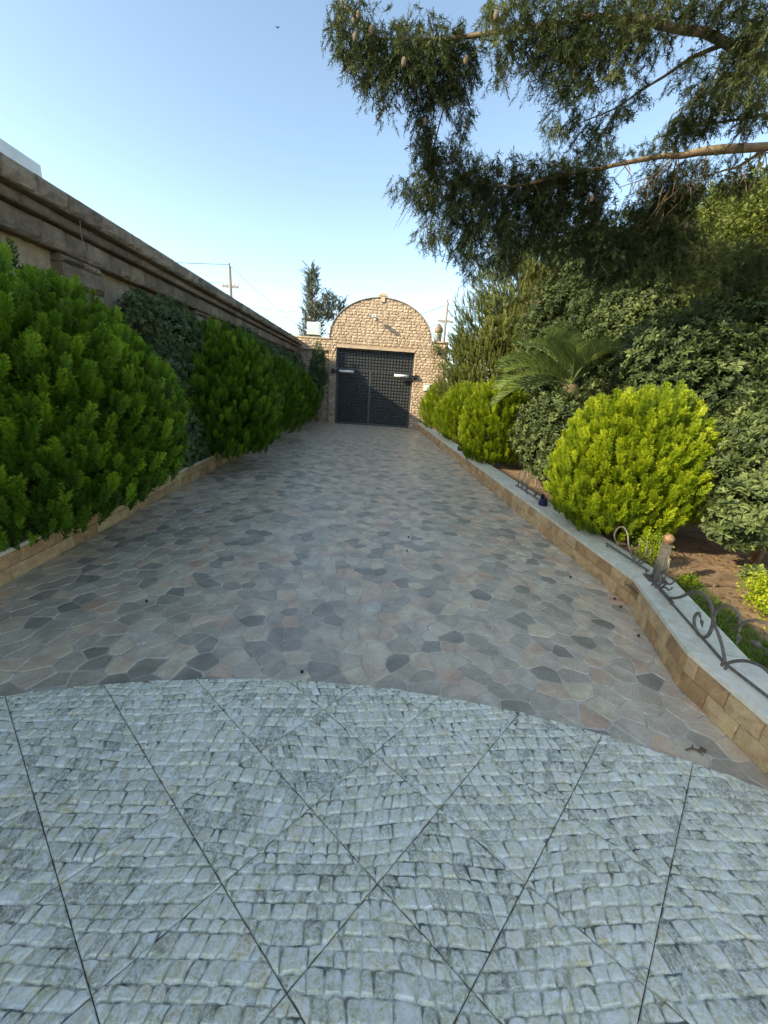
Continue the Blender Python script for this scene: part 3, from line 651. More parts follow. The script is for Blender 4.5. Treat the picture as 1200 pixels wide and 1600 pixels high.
fence((2.301, 2.321), A1, [('scroll', S1, .010), ('stem', ST, .009), ('scroll', S2, .009)], .641, 'long curling iron fence section on the marble coping beside the lit soil', r0=-.40)
sh = lambda P: [(u-.641, v) for u, v in P]
fence((2.113, 1.708), -math.pi/2, [('stem', sh(S3), .009), ('scroll', sh(S5), .008), ('scroll', sh(S6), .009)], 1.0, 'nearest scroll fence section, cut by the right edge of the photo')
UP = [(.0, .0), (.03, .10), (.05, .18), (.04, .24)]
rail2 = [('stem', [(.05, 0), (.09, .08), (.10, .17), (.085, .24)], .007), ('stem', [(.08, 0), (.14, .07), (.20, .10), (.245, .16)], .007), ('stem', [(.07, 0), (.15, .045), (.20, .05), (.235, .09)], .007),
         ('scroll', [(.06, 0), (.02, .10), (.01, .20), (.035, .26), (.07, .24), (.075, .18), (.05, .14)], .008)]
fence((2.42, 2.66), math.atan2(-.956, -.2935), rail2, .30, 'short scroll and twig ironwork just right of the ball topped fence post')
mot3 = [('scroll', [(.42, 0), (.30, .10), (.24, .20), (.16, .24), (.09, .20), (.07, .12), (.11, .08)], .008), ('stem', [(.45, 0), (.50, .09), (.51, .17), (.49, .24)], .007),
        ('stem', [(.43, 0), (.40, .08), (.42, .17), (.40, .23)], .006), ('stem', [(.47, 0), (.55, .07), (.57, .13), (.56, .19)], .006)]
fence((2.53, 3.50), -math.pi/2, mot3, .60, 'scroll and twig ironwork left of the ball topped post, under the golden shrub')
mot4 = [('scroll', [(.10, 0), (.03, .10), (.04, .20), (.11, .25), (.18, .20), (.18, .12), (.13, .09)], .010), ('scroll', [(.20, 0), (.21, .14), (.27, .27), (.33, .28), (.37, .20), (.34, .12), (.29, .12)], .010),
        ('scroll', [(.38, 0), (.42, .16), (.50, .26), (.60, .26), (.67, .16), (.68, .04)], .010), ('stem', [(.70, 0), (.76, .12), (.77, .22)], .010), ('stem', [(.70, 0), (.81, .10), (.84, .18)], .010), ('scroll', [(.24, 0), (.32, .10), (.42, .07), (.44, .0)], .008)]
fence((2.52, 5.95), -math.pi/2, mot4, .9, 'distant section of scroll fence between the leafy shrub and the golden shrub')
fp = empty('fence_post', (2.53, 2.80, FZ), 'iron fence post with a rusty ball on top at the bend of the planter', 'fence post', rz=-.3)
b = MB(); b.box(-.075, .075, -.075, .075, 0, .008); b.obj('base_plate', M['fence_iron'], fp)
b = MB()
for s in (1, -1):
    b.box(-.028, .028, -.028, .028, .008, .31)
    break
b.box(-.034, .034, -.034, .034, .008, .03); b.box(-.034, .034, -.034, .034, .15, .165)
b.box(-.038, .038, -.038, .038, .31, .322); b.obj('shaft', M['fence_iron'], fp)
b = MB(); b.lathe([(.012, .322), (.02, .328)]+[(.042*math.sin(a), .37-.042*math.cos(a)) for a in [math.pi*k/9 for k in range(1, 9)]]+[(.004, .412)], n=16); b.obj('ball', M['rust'], fp, True)

# small lamps on the coping
lp = empty('garden_lamp', (2.50, 4.92, FZ), 'dark blue garden spotlight lying on the coping by the golden shrub', 'garden lamp')
b = MB(); b.lathe([(.055, 0), (.065, .02), (.045, .09), (.05, .10)], n=12); b.obj('housing', M['blue_glass'], lp)
b = MB(); b.box(-.02, .02, .03, .06, 0, .14); b.obj('bracket', M['dark_iron'], lp)
lp = empty('garden_lamp', (2.52, 9.6, FZ), 'black garden lamp with a white top between two golden shrubs', 'garden lamp')
b = MB(); b.lathe([(.12, 0), (.13, .04), (.09, .20), (.06, .26)], n=12); b.obj('base', M['dark_iron'], lp)
b = MB(); b.lathe([(.075, .26), (.085, .30), (.08, .42), (.03, .44)], n=12); b.obj('lamp_head', M['white_paint'], lp)

# litter
deb = [((-.29, 1.895), 'small dark cone lying on the paving at the edge of the patio'), ((.53, 3.75), 'small dark cone on mid driveway, nearer of the two in the middle'), ((.59, 4.15), 'small dark cone on mid driveway, farther of the two in the middle'),
       ((2.10, 3.29), 'small dark cone on the paving left of the right planter bend'), ((2.30, 2.90), 'small dark cone touching the foot of the planter bend'), ((2.27, 2.77), 'small dark cone just below the planter bend'), ((2.14, 2.36), 'small dark cone at the foot of the planter wall nearest the patio'), ((-1.55, 2.6), 'small dark cone on the shaded left paving')]
for (x, y), lab in deb:
    b = MB(); r = .010; b.lathe([(r*.3, 0), (r*.9, r*.4), (r, r), (r*.8, r*1.6), (r*.2, r*2.1)], n=8); b.obj('fallen_cone', M['dark_iron'], loc=(x, y, .001), label=lab, category='cone', group='fallen cones on the driveway')
tw = MB(); tw.tube([(-.05, .0, .010), (-.01, .008, .013), (.05, -.012, .010)], [.004, .006, .003], 6); tw.tube([(-.01, .008, .012), (.015, .03, .010)], .003, 5); tw.tube([(.01, .0, .012), (.02, -.03, .010)], .003, 5); tw.add([(.02,.0,.012),(.045,.02,.017),(.07,.0,.010),(.04,-.012,.012)], [(0,1,2,3)])
tw.obj('dry_twig', M['bark'], loc=(1.76, 1.40, 0), label='small dry twig lying on the paving beside the round patio edge', category='twig')

# where the overhanging tree has its foliage masses (x,y,z,rx,rz), limbs (x,y,z,radius) and cones
BLOBS = [(-0.33,4.4,4.61,0.15,0.13),(-0.23,4.4,4.42,0.22,0.19),(-0.06,4.4,4.3,0.24,0.2),(0.13,4.4,4.34,0.21,0.22),(0.29,4.4,4.39,0.2,0.23),(0.49,4.5,4.41,0.2,0.24),(0.69,4.5,4.43,0.19,0.25),(0.62,4.5,4.22,0.13,0.16),(0.36,4.5,4.16,0.12,0.14),(0.04,4.4,4.04,0.09,0.1),(0.44,4.6,4.0,0.1,0.2),(0.51,4.8,3.87,0.13,0.21),(0.82,4.6,4.11,0.07,0.1),(0.77,4.7,3.98,0.09,0.09),(0.28,5.0,3.68,0.12,0.08),(0.48,5.0,3.65,0.18,0.15),(0.69,5.0,3.91,0.18,0.18),(0.93,5.0,3.93,0.18,0.16),(0.74,5.1,3.63,0.29,0.23),(1.11,5.2,3.7,0.31,0.29),(1.4,5.2,3.84,0.28,0.25),(1.7,5.2,3.92,0.22,0.18),(0.65,5.1,3.28,0.19,0.14),(1.03,5.2,3.28,0.2,0.19),(1.34,5.2,3.37,0.29,0.26),(1.72,5.3,3.59,0.29,0.36),(1.62,5.3,3.19,0.21,0.17),(1.99,5.3,3.74,0.28,0.37),(1.22,5.2,3.03,0.12,0.12),(0.92,4.3,4.6,0.11,0.17),(1.06,4.3,4.39,0.08,0.17),(1.21,4.2,4.58,0.2,0.2),(1.34,4.2,4.35,0.14,0.19),(1.48,4.1,4.46,0.22,0.24),(1.63,4.1,4.24,0.2,0.21),(1.75,4.0,4.46,0.24,0.21),(1.86,4.0,4.24,0.19,0.16),(1.96,3.9,4.47,0.23,0.17),(2.21,3.9,4.52,0.23,0.12),(2.41,3.8,4.5,0.2,0.09),(2.68,3.8,4.48,0.23,0.17),(2.91,3.8,4.28,0.18,0.23),(2.8,3.9,4.27,0.16,0.16),(2.54,4.0,4.25,0.16,0.1),(2.14,4.0,4.31,0.16,0.08),(1.63,4.4,4.03,0.13,0.12),(1.85,4.4,4.05,0.12,0.1),(1.99,4.4,4.01,0.09,0.1),(2.12,4.3,4.11,0.13,0.1),(2.27,4.3,4.2,0.09,0.07),(2.07,4.4,3.92,0.1,0.11),(2.95,4.4,4.24,0.21,0.2),(3.17,4.4,4.34,0.16,0.21),(3.41,4.3,4.26,0.15,0.22),(2.86,4.5,4.17,0.14,0.11),(1.87,5.0,4.02,0.21,0.09),(2.18,5.0,4.07,0.23,0.09),(2.51,5.0,4.18,0.21,0.06),(2.89,5.0,4.24,0.18,0.06),(3.22,5.0,4.33,0.17,0.08),(2.17,5.2,3.81,0.32,0.31),(2.42,5.1,3.89,0.19,0.25),(2.58,5.2,3.63,0.17,0.25),(3.19,5.1,4.1,0.25,0.12),(3.45,5.1,3.98,0.3,0.16),(3.22,5.3,3.72,0.27,0.31),(3.53,5.3,3.74,0.27,0.33),(3.55,5.1,4.16,0.16,0.11),(4.07,5.1,4.09,0.23,0.11),(3.78,5.0,4.2,0.15,0.06),(2.53,5.4,3.49,0.24,0.19),(3.44,5.4,3.36,0.27,0.2),(2.19,5.4,3.36,0.19,0.15)]
LIMBS = [[(4.765,4.9,4.435,0.085),(4.137,4.9,4.356,0.062),(3.622,4.95,4.306,0.07),(3.106,5.0,4.233,0.05),(2.564,5.0,4.1,0.04),(2.062,5.1,4.001,0.035),(1.508,5.1,3.854,0.028),(0.932,5.1,3.844,0.02),(0.366,5.0,3.696,0.01)],[(4.183,4.4,4.36,0.1),(3.164,4.0,4.386,0.07),(2.494,3.9,4.452,0.06),(1.964,3.9,4.473,0.05),(1.539,4.1,4.566,0.045),(1.162,4.2,4.536,0.04),(0.778,4.4,4.585,0.035),(0.338,4.4,4.517,0.025),(-0.047,4.4,4.487,0.018),(-0.382,4.4,4.696,0.01)],[(3.164,4.0,4.386,0.05),(2.744,4.0,4.464,0.035),(2.504,4.0,4.362,0.03),(2.343,4.2,4.302,0.02),(2.098,4.3,4.159,0.014),(1.816,4.4,4.07,0.008)],[(4.143,4.9,4.34,0.03),(3.891,4.95,4.173,0.02),(3.594,5.0,4.094,0.012),(3.332,5.0,3.984,0.006)],[(3.243,5.0,4.262,0.02),(3.017,5.0,4.043,0.012),(2.686,5.0,3.916,0.006)],[(0.713,4.5,4.409,0.015),(0.589,4.6,4.131,0.012),(0.55,4.9,3.919,0.014),(0.723,5.1,3.797,0.014)],[(0.713,4.5,4.409,0.01),(0.857,4.6,4.204,0.009),(0.83,4.9,3.998,0.009),(1.077,5.1,3.828,0.01)],[(2.855,4.4,4.329,0.01),(2.855,4.2,4.35,0.012),(2.797,4.0,4.469,0.014)],[(2.062,5.1,4.001,0.02),(1.863,5.2,3.755,0.015),(1.621,5.2,3.421,0.008)],[(3.039,5.0,4.215,0.012),(2.826,4.6,4.339,0.01),(2.901,4.4,4.38,0.006)],[(4.765,4.9,4.435,0.05),(3.561,4.4,4.302,0.03),(3.208,4.4,4.222,0.02),(2.916,4.4,4.148,0.008)],[(3.239,5.0,4.273,0.014),(3.306,5.1,3.963,0.012),(3.355,5.3,3.663,0.008),(3.436,5.4,3.36,0.005)]]
CONES = [(-0.211,4.25,4.512),(-0.25,4.25,4.465),(-0.228,4.2,4.348),(0.18,4.15,4.201),(0.7,4.2,4.294),(0.888,4.1,4.523),(0.422,4.45,3.99),(-0.1,4.2,4.4),(3.468,4.9,3.59),(2.245,4.7,3.657)]

# ------------------------------------------------------------ foliage prototypes (verts, tris, tone offset)
def P_(tri_list, tones):
    V = np.array([v for t in tri_list for v in t], float); F = np.arange(len(V)).reshape(-1, 3); T = np.repeat(np.array(tones, float), 3); return V, F, T
def thuja_plume(r, fans=3, twigs=11, fine=True):
    tr = []; tn = []
    for f in range(fans):
        az = math.pi*f/fans+r.uniform(-.3, .3); ux, uy = math.cos(az), math.sin(az)
        def pt(x, z, y=0): return (ux*x-uy*y, uy*x+ux*y, z)
        lean = r.uniform(-.12, .12)
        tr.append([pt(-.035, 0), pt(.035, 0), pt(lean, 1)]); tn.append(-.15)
        for k in range(twigs):
            z0 = .04+.86*k/twigs; s = 1 if k % 2 else -1; L = (.22+.17*math.sin(math.pi*min(1, z0*1.2)))*(1-.40*z0)*r.uniform(.8, 1.15); x0 = lean*z0
            ang = math.radians(r.uniform(24, 46)); dx, dz = s*math.sin(ang), math.cos(ang); y = r.uniform(-.08, .08)
            e = (x0+dx*L, z0+dz*L); nx, nz = dz*.030, -dx*.030; m = (x0+dx*L*.45, z0+dz*L*.45)
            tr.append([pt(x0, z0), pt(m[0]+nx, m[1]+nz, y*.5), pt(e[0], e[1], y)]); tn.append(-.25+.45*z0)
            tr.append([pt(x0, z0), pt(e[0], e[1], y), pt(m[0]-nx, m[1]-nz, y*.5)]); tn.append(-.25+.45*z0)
            if fine:
                for q in (.35, .65):
                    bx, bz = x0+dx*L*q, z0+dz*L*q; l2 = L*.42
                    for sg in (1, -1):
                        a2 = ang+sg*math.radians(38); d2x, d2z = s*math.sin(a2), math.cos(a2)
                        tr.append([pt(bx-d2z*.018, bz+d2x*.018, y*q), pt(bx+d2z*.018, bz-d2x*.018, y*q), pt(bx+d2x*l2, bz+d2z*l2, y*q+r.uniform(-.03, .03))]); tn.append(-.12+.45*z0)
    return P_(tr, tn)
def leaf_tris(base, d, n, L, w, droop=.15):
    d = d/np.linalg.norm(d); sd = np.cross(d, n); sd /= np.linalg.norm(sd)+1e-9; up = np.cross(sd, d)
    b = base; m = base+d*L*.6-up*L*.02; t = base+d*L-up*L*droop; l = m+sd*w+up*w*.35; r_ = m-sd*w+up*w*.35; l0 = base+d*L*.25+sd*w*.45; r0 = base+d*L*.25-sd*w*.45
    return [[b, m, l], [b, r_, m], [m, t, l], [m, r_, t]]
def rosette(r, n=9, L=1.0, w=.17):
    tr = []; tn = []
    for k in range(n):
        az = k*2.4+r.uniform(-.3, .3); el = math.radians(r.uniform(-5, 60)); d = np.array([math.cos(az)*math.cos(el), math.sin(az)*math.cos(el), math.sin(el)])
        t = leaf_tris(np.array([0, 0, -.25+.3*k/n]), d, np.array([0, 0, 1.0]), L*r.uniform(.75, 1.1), w, .12); tr += t; tn += [r.uniform(-.15, .15)]*4
    return P_(tr, tn)
def leaf_cluster(r, n=12, w=.2):
    tr = []; tn = []
    for k in range(n):
        p = r.normal(0, .55, 3); d = r.normal(0, 1, 3)+np.array([0, 0, -.2]); t = leaf_tris(p, d, r.normal(0, .6, 3)+np.array([0, 0, 1.0]), r.uniform(.35, .6), w*.5, .15)
        tr += [t[0]+[], t[1], t[2], t[3]]; tn += [r.uniform(-.2, .2)]*4
    return P_(tr, tn)
def brush(r, n=40, L=.24, w=.030, up=50):
    tr = [[(-.012, 0, 0), (.012, 0, 0), (0, 0, 1.0)], [(0, -.012, 0), (0, .012, 0), (0, 0, 1.0)]]; tn = [-.3, -.3]
    for k in range(n):
        z = k/n; az = k*2.4; a = math.radians(up+r.uniform(-12, 12)); l = L*r.uniform(.8, 1.2)*(1-.3*z); c, s = math.cos(az), math.sin(az)
        tr.append([(c*.01-s*w, s*.01+c*w, z), (c*.01+s*w, s*.01-c*w, z), (c*l*math.sin(a), s*l*math.sin(a), z+l*math.cos(a))]); tn.append(.1+.1*z)
    return P_(tr, tn)
def strand(r, n=24):
    """hanging cypress spray: axis runs along +Z of the prototype (which is pointed downwards when placed)"""
    tr = []; tn = []; bx, by = r.uniform(-.12, .12, 2)
    ax = lambda t: np.array([bx*t*t, by*t*t, t]); 
    for i in range(4): a, b = ax(i/4), ax((i+1)/4); tr.append([a+[.010, 0, 0], a-[.010, 0, 0], b]); tn.append(-.2)
    for k in range(n):
        t = .03+.95*k/n; p = ax(t); az = r.uniform(0, 6.28); a = math.radians(r.uniform(30, 85)); L = r.uniform(.18, .36)*(1.1-.45*t)
        d = np.array([math.cos(az)*math.sin(a), math.sin(az)*math.sin(a), math.cos(a)]); sd = np.array([-math.sin(az), math.cos(az), 0])*.024
        e = p+d*L; tr.append([p-sd, p+sd, e]); tn.append(r.uniform(-.1, .1))
        for q in (.3, .55, .8):
            b = p+d*L*q; d2 = d+r.normal(0, .65, 3); d2 /= np.linalg.norm(d2); tr.append([b-sd*.7, b+sd*.7, b+d2*L*.42]); tn.append(r.uniform(-.05, .2))
    return P_(tr, tn)
R1 = np.random.default_rng(21)
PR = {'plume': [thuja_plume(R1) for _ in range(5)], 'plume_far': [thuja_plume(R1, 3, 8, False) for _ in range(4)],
      'rosette': [rosette(R1) for _ in range(6)], 'cluster': [leaf_cluster(R1) for _ in range(6)], 'small': [leaf_cluster(R1, 14, .26) for _ in range(5)],
      'brush': [brush(R1) for _ in range(4)], 'strand': [strand(R1) for _ in range(6)]}
def scatter(kind, P, D, S, tone, r, flat=None):
    """instances of a prototype at P, axis D, size S -> one numpy mesh"""
    P = np.asarray(P, float); D = np.asarray(D, float); D = D/np.linalg.norm(D, axis=1)[:, None]; S = np.broadcast_to(S, len(P)); tone = np.broadcast_to(tone, len(P))
    rv = r.normal(size=P.shape); U = np.cross(D, rv); U /= np.linalg.norm(U, axis=1)[:, None]; W = np.cross(D, U)
    Vs = []; Fs = []; Ts = []; off = 0; pr = PR[kind]; pick = r.integers(0, len(pr), len(P))
    for k, (v, f, t) in enumerate(pr):
        m = pick == k
        if not m.any(): continue
        X = P[m][:, None, :]+S[m][:, None, None]*(v[None, :, 0:1]*U[m][:, None, :]+v[None, :, 1:2]*W[m][:, None, :]+v[None, :, 2:3]*D[m][:, None, :])
        n = m.sum(); Vs.append(X.reshape(-1, 3)); Fs.append((f[None]+(np.arange(n)*len(v))[:, None, None]).reshape(-1, 3)+off); off += n*len(v)
        Ts.append(np.clip(tone[m][:, None]+t[None], 0, 1).ravel())
    return np.concatenate(Vs), np.concatenate(Fs), np.concatenate(Ts)
def join(parts):
    off = 0; V = []; F = []; T = []
    for v, f, t in parts: V.append(v); F.append(f+off); T.append(t); off += len(v)
    return np.concatenate(V), np.concatenate(F), np.concatenate(T)
TRIS = [0]
def leaves_obj(name, parts, mat, parent, origin, **kw):
    V, F, T = join(parts); TRIS[0] += len(F); me = mesh_np(name, V-np.array(origin), F, mat, {'tone': T})
    o = bpy.data.objects.new(name, me); return link(o, parent, **kw)
def lumps(r, U, n=26, amp=.12, k=9.0):
    d = r.normal(size=(n, 3)); d /= np.linalg.norm(d, axis=1)[:, None]; a = r.uniform(-amp, amp, n); return 1+(np.exp(k*(U@d.T-1))*a).sum(1)
def sphere(r, n):
    U = r.normal(size=(n, 3)); return U/np.linalg.norm(U, axis=1)[:, None]
def stems(name, origin, top, n, rad, mat, spread, seed):
    rnd = random.Random(seed); b = MB()
    for k in range(n):
        a = 6.28*k/n+rnd.random(); s = spread*rnd.uniform(.4, 1)
        b.tube([(0, 0, -.05), (math.cos(a)*s*.25, math.sin(a)*s*.25, top*.35), (math.cos(a)*s*.6, math.sin(a)*s*.6, top*.7), (math.cos(a)*s, math.sin(a)*s, top)], [rad, rad*.8, rad*.5, rad*.2], 6, rnd.random())
    return b
def thuja(c, rad, n, size, mat, label, group, seed, kind='plume', xmin=None, pw=2.4, xmax=None, zmin=.34):
    """dense clipped-looking oriental thuja: upright plumes over an egg-shaped body"""
    r = np.random.default_rng(seed); base = (c[0], c[1], .2); root = empty('thuja_shrub', base, label, 'shrub', group)
    parts = []
    for lay, (f, k) in enumerate(((1.0, .75), (.92, .6), (.80, .4), (.64, .2))):
        N = int(n*k); U = sphere(r, N); rr = lumps(np.random.default_rng(seed+99), U, 60, .10, 26)*lumps(np.random.default_rng(seed+98), U, 22, .10 if mat is M['thuja_gold'] else .07, 9)*f*r.uniform(.88, 1.05, N)*np.where(r.random(N) < .015, r.uniform(1.03, 1.12, N), 1)
        zt = np.clip((U[:, 2]+1)/2, 0, 1); wid = np.where(U[:, 2] > 0, 1, 1)      # egg: fuller low down
        X = np.array(c)+U*np.array(rad)*rr[:, None]
        if xmin is not None: X[:, 0] = np.maximum(X[:, 0], xmin+r.uniform(0, .12, N))
        D = U*np.array([.50, .50, .2])+np.array([0, 0, .85])+r.normal(0, .13, (N, 3)); D[:, 2] = np.maximum(D[:, 2], .1)
        S = size*1.15*r.uniform(.7, 1.25, N)*(1 if lay < 2 else 1.3); X = X-D/np.linalg.norm(D, axis=1)[:, None]*S[:, None]*.6
        keep = X[:, 2] > zmin-.1
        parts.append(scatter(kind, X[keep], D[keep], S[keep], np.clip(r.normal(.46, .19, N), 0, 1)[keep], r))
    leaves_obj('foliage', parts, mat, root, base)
    stems('stem', base, rad[2]*.7, 5, .03, M['bark'], .35, seed).obj('stem', M['bark'], root, True)
    return root
GL = 'dark green shrubs along the left wall'; GR = 'golden green shrubs along the right planter'
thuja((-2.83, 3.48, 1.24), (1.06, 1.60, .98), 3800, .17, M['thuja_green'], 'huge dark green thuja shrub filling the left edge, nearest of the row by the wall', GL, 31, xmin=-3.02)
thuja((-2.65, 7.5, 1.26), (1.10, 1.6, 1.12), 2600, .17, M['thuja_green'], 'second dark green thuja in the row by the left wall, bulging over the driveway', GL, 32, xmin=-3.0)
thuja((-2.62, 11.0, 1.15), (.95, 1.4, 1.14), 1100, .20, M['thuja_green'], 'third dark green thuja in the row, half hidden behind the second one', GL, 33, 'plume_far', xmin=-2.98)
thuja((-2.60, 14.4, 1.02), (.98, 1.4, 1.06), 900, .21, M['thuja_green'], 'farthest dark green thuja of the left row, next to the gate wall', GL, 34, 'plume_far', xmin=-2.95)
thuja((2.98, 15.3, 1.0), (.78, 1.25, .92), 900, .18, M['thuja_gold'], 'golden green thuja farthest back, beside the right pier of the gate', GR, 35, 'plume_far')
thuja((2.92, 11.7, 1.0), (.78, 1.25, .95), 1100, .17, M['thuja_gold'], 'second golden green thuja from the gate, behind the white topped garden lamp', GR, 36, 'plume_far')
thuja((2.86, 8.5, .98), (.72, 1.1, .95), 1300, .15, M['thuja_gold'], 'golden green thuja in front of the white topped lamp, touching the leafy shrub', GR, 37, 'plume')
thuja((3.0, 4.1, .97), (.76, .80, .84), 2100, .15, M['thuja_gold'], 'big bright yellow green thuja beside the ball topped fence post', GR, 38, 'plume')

def leafy(name, label, cat, group, mat, blobs, seed, kind='rosette', size=.07, dens=150, base=None, up=.5, stem_n=5, stem_r=.03, tone=.45, sd=.2, xlim=None, layers=((1.0, 1.0), (.86, .6), (.66, .35)), amp=.16, big=0, bark='bark'):
    """shrub or crown made of leafy blobs ((x,y,z),(rx,ry,rz))"""
    r = np.random.default_rng(seed); c0 = blobs[0][0]; base = base or (c0[0], c0[1], .18); root = empty(name, base, label, cat, group); parts = []
    for bi, (c, rad) in enumerate(blobs):
        A = 4*math.pi*((rad[0]*rad[1])**1.6/3+(rad[0]*rad[2])**1.6/3+(rad[1]*rad[2])**1.6/3)**(1/1.6)
        lum = np.random.default_rng(seed*7+bi)
        for f, k in layers:
            N = max(4, int(A*dens*k)); U = sphere(r, N); rr = lumps(np.random.default_rng(seed*7+bi), U, 34, amp, 14)*f*r.uniform(.86, 1.08, N)
            X = np.array(c)+U*np.array(rad)*rr[:, None]; D = U+np.array([0, 0, up])+r.normal(0, .35, (N, 3))
            keep = X[:, 2] > .22
            if xlim: keep &= (X[:, 0] > xlim[0]) & (X[:, 0] < xlim[1])
            parts.append(scatter(kind, X[keep], D[keep], (size*r.uniform(.7, 1.25, N))[keep], np.clip(r.normal(tone, sd, N), 0, 1)[keep], r))
    leaves_obj('foliage', parts, mat, root, base)
    st = MB(); rnd = random.Random(seed)
    for c, rad in blobs:
        d = np.array(c)-np.array(base)
        for k in range(max(1, stem_n//len(blobs))):
            e = d+np.array([rnd.uniform(-.5, .5)*rad[0], rnd.uniform(-.5, .5)*rad[1], rnd.uniform(-.1, .6)*rad[2]])
            st.tube([(0, 0, -.05), tuple(e*[.15, .15, .4]+[rnd.uniform(-.06, .06), rnd.uniform(-.06, .06), 0]), tuple(e*[.55, .55, .75]), tuple(e)], [stem_r, stem_r*.8, stem_r*.5, stem_r*.2], 6, rnd.random())
    st.obj('trunk' if 'tree' in name else 'stem', M[bark], root, True)
    return root
# climbers on the left wall
GC = 'grey green climbers on the left wall'
leafy('climbing_shrub', 'grey green climber on the wall between the first and second dark shrubs', 'climber', GC, M['jasmine'], [((-2.82, 6.3, 2.1), (.24, .75, .55)), ((-2.80, 6.0, 1.4), (.28, .8, .6)), ((-2.85, 5.5, 2.35), (.16, .35, .22)), ((-2.75, 6.2, .8), (.3, .8, .5))], 41, size=.06, dens=210, xlim=(-3.15, 0))
leafy('climbing_shrub', 'grey green climber on the wall above the gap between second and third dark shrubs', 'climber', GC, M['jasmine'], [((-2.84, 10.2, 2.35), (.22, 1.2, .38)), ((-2.84, 11.8, 2.3), (.22, .9, .35)), ((-2.8, 9.4, 1.7), (.24, .7, .5))], 42, size=.07, dens=150, xlim=(-3.1, 0))
leafy('climbing_shrub', 'grey green climber on the wall over the farthest dark shrub', 'climber', GC, M['jasmine'], [((-2.78, 14.0, 2.15), (.24, 1.4, .45)), ((-2.7, 15.9, 1.9), (.3, .8, .7))], 43, size=.08, dens=110, xlim=(-3.1, 0))
leafy('climbing_shrub', 'bluish green climber growing up the left pier of the gate', 'climber', None, M['jasmine'], [((-1.95, 16.75, 2.35), (.28, .25, .75)), ((-2.1, 16.6, 1.3), (.35, .35, .8)), ((-1.75, 16.8, 1.9), (.16, .18, .35))], 44, size=.08, dens=170)
# right side
leafy('leafy_shrub', 'tall grey green leafy shrub between the row of golden shrubs and the nearest golden one', 'shrub', None, M['pitto'], [((3.50, 6.9, 1.15), (.75, .75, .70)), ((4.7, 7.2, 2.2), (.85, .8, 1.1)), ((3.2, 6.6, .9), (.42, .6, .55)), ((4.1, 6.4, 1.05), (.7, .6, .7)), ((3.15, 5.75, .62), (.36, .5, .38)), ((4.9, 7.5, 3.2), (.75, .7, .75)), ((5.3, 7.3, 2.6), (.7, .7, .8))], 51, size=.085, dens=125, sd=.25)
pit = leafy('leafy_shrub', 'grey green broad leaved shrub at the right edge, right of the nearest golden shrub', 'shrub', None, M['pitto'], [((3.95, 3.3, 1.05), (.72, .5, .50)), ((3.35, 3.0, .82), (.34, .30, .27)), ((4.4, 3.6, 1.45), (.7, .6, .6)), ((3.72, 3.3, 1.3), (.35, .3, .25))], 52, size=.075, dens=150, sd=.25, tone=.55)
def big_leaves(parent, blobs, n, seed, size, mat):
    r = np.random.default_rng(seed); P = np.array(parent.location); k = 0; meshes = []
    for i in range(6):
        t = leaf_tris(np.zeros(3), np.array([1.0, 0, .1]), np.array([0, 0, 1.0]), 1.0, .17, .1); V, F, T = P_(t, [0]*4); meshes.append(mesh_np('leaf', V*size, F, mat, {'tone': T+.35+.1*i}))
    while k < n:
        c, rad = blobs[r.integers(0, len(blobs))]; u = sphere(r, 1)[0]
        if u[1] > .25 or u[0] > .7: continue
        x = np.array(c)+u*np.array(rad)*1.03; m = r.integers(6, 10)
        ax = Vector(u+np.array([0, -.15, .4])).normalized(); q0 = ax.to_track_quat('Z', 'Y')
        for j in range(m):
            e = bpy.data.objects.new('leaf', meshes[r.integers(0, 6)]); az = j*2.4+r.uniform(-.2, .2); el = math.radians(r.uniform(0, 55)); d = q0 @ Vector((math.cos(az)*math.cos(el), math.sin(az)*math.cos(el), math.sin(el)))
            e.location = Vector(x-P); e.rotation_mode = 'QUATERNION'; s = r.uniform(.8, 1.15); e.scale = (s, s, s)
            zz = (q0 @ Vector((0, 0, 1))); yy = zz.cross(d).normalized(); zz = d.cross(yy).normalized(); e.rotation_quaternion = Matrix((d, yy, zz)).transposed().to_quaternion(); link(e, parent); k += 1
big_leaves(pit, [((3.95, 3.3, 1.05), (.72, .5, .50)), ((3.35, 3.0, .82), (.34, .30, .27))], 280, 53, .085, M['pitto'])
leafy('leafy_shrub', 'dark leafy shrub behind the top of the nearest golden shrub', 'shrub', None, M['pitto'], [((4.7, 5.3, 1.7), (.9, .8, .95)), ((5.6, 5.2, 1.9), (1.0, .8, 1.1)), ((4.3, 5.7, 2.3), (.75, .6, .65)), ((5.4, 4.2, 1.2), (.9, .6, .75)), ((5.2, 5.8, 2.7), (.8, .7, .6)), ((4.9, 4.5, 1.5), (.45, .4, .45))], 54, size=.08, dens=95, tone=.38)
leafy('bushy_tree', 'broad dark leafy tree behind the shrubs in the middle right', 'tree', None, M['deep'], [((5.8, 7.6, 2.8), (1.2, 1.0, 1.2)), ((5.2, 8.5, 3.4), (1.1, .9, 1.0)), ((6.8, 7.4, 3.0), (1.1, 1.0, 1.5)), ((5.3, 8.4, 1.6), (1.2, .8, 1.0)), ((6.9, 6.8, 1.5), (1.0, .8, 1.1)), ((6.4, 8.3, 4.6), (1.2, .9, 1.1)), ((6.9, 7.2, 5.0), (1.0, .8, .8)), ((7.7, 7.8, 4.4), (1.1, .9, 1.4)), ((5.5, 8.9, 4.5), (1.0, .9, .9)), ((8.8, 7.5, 5.6), (1.2, 1.0, 1.3))], 55, size=.10, dens=60, base=(5.9, 7.9, .18), stem_r=.07)
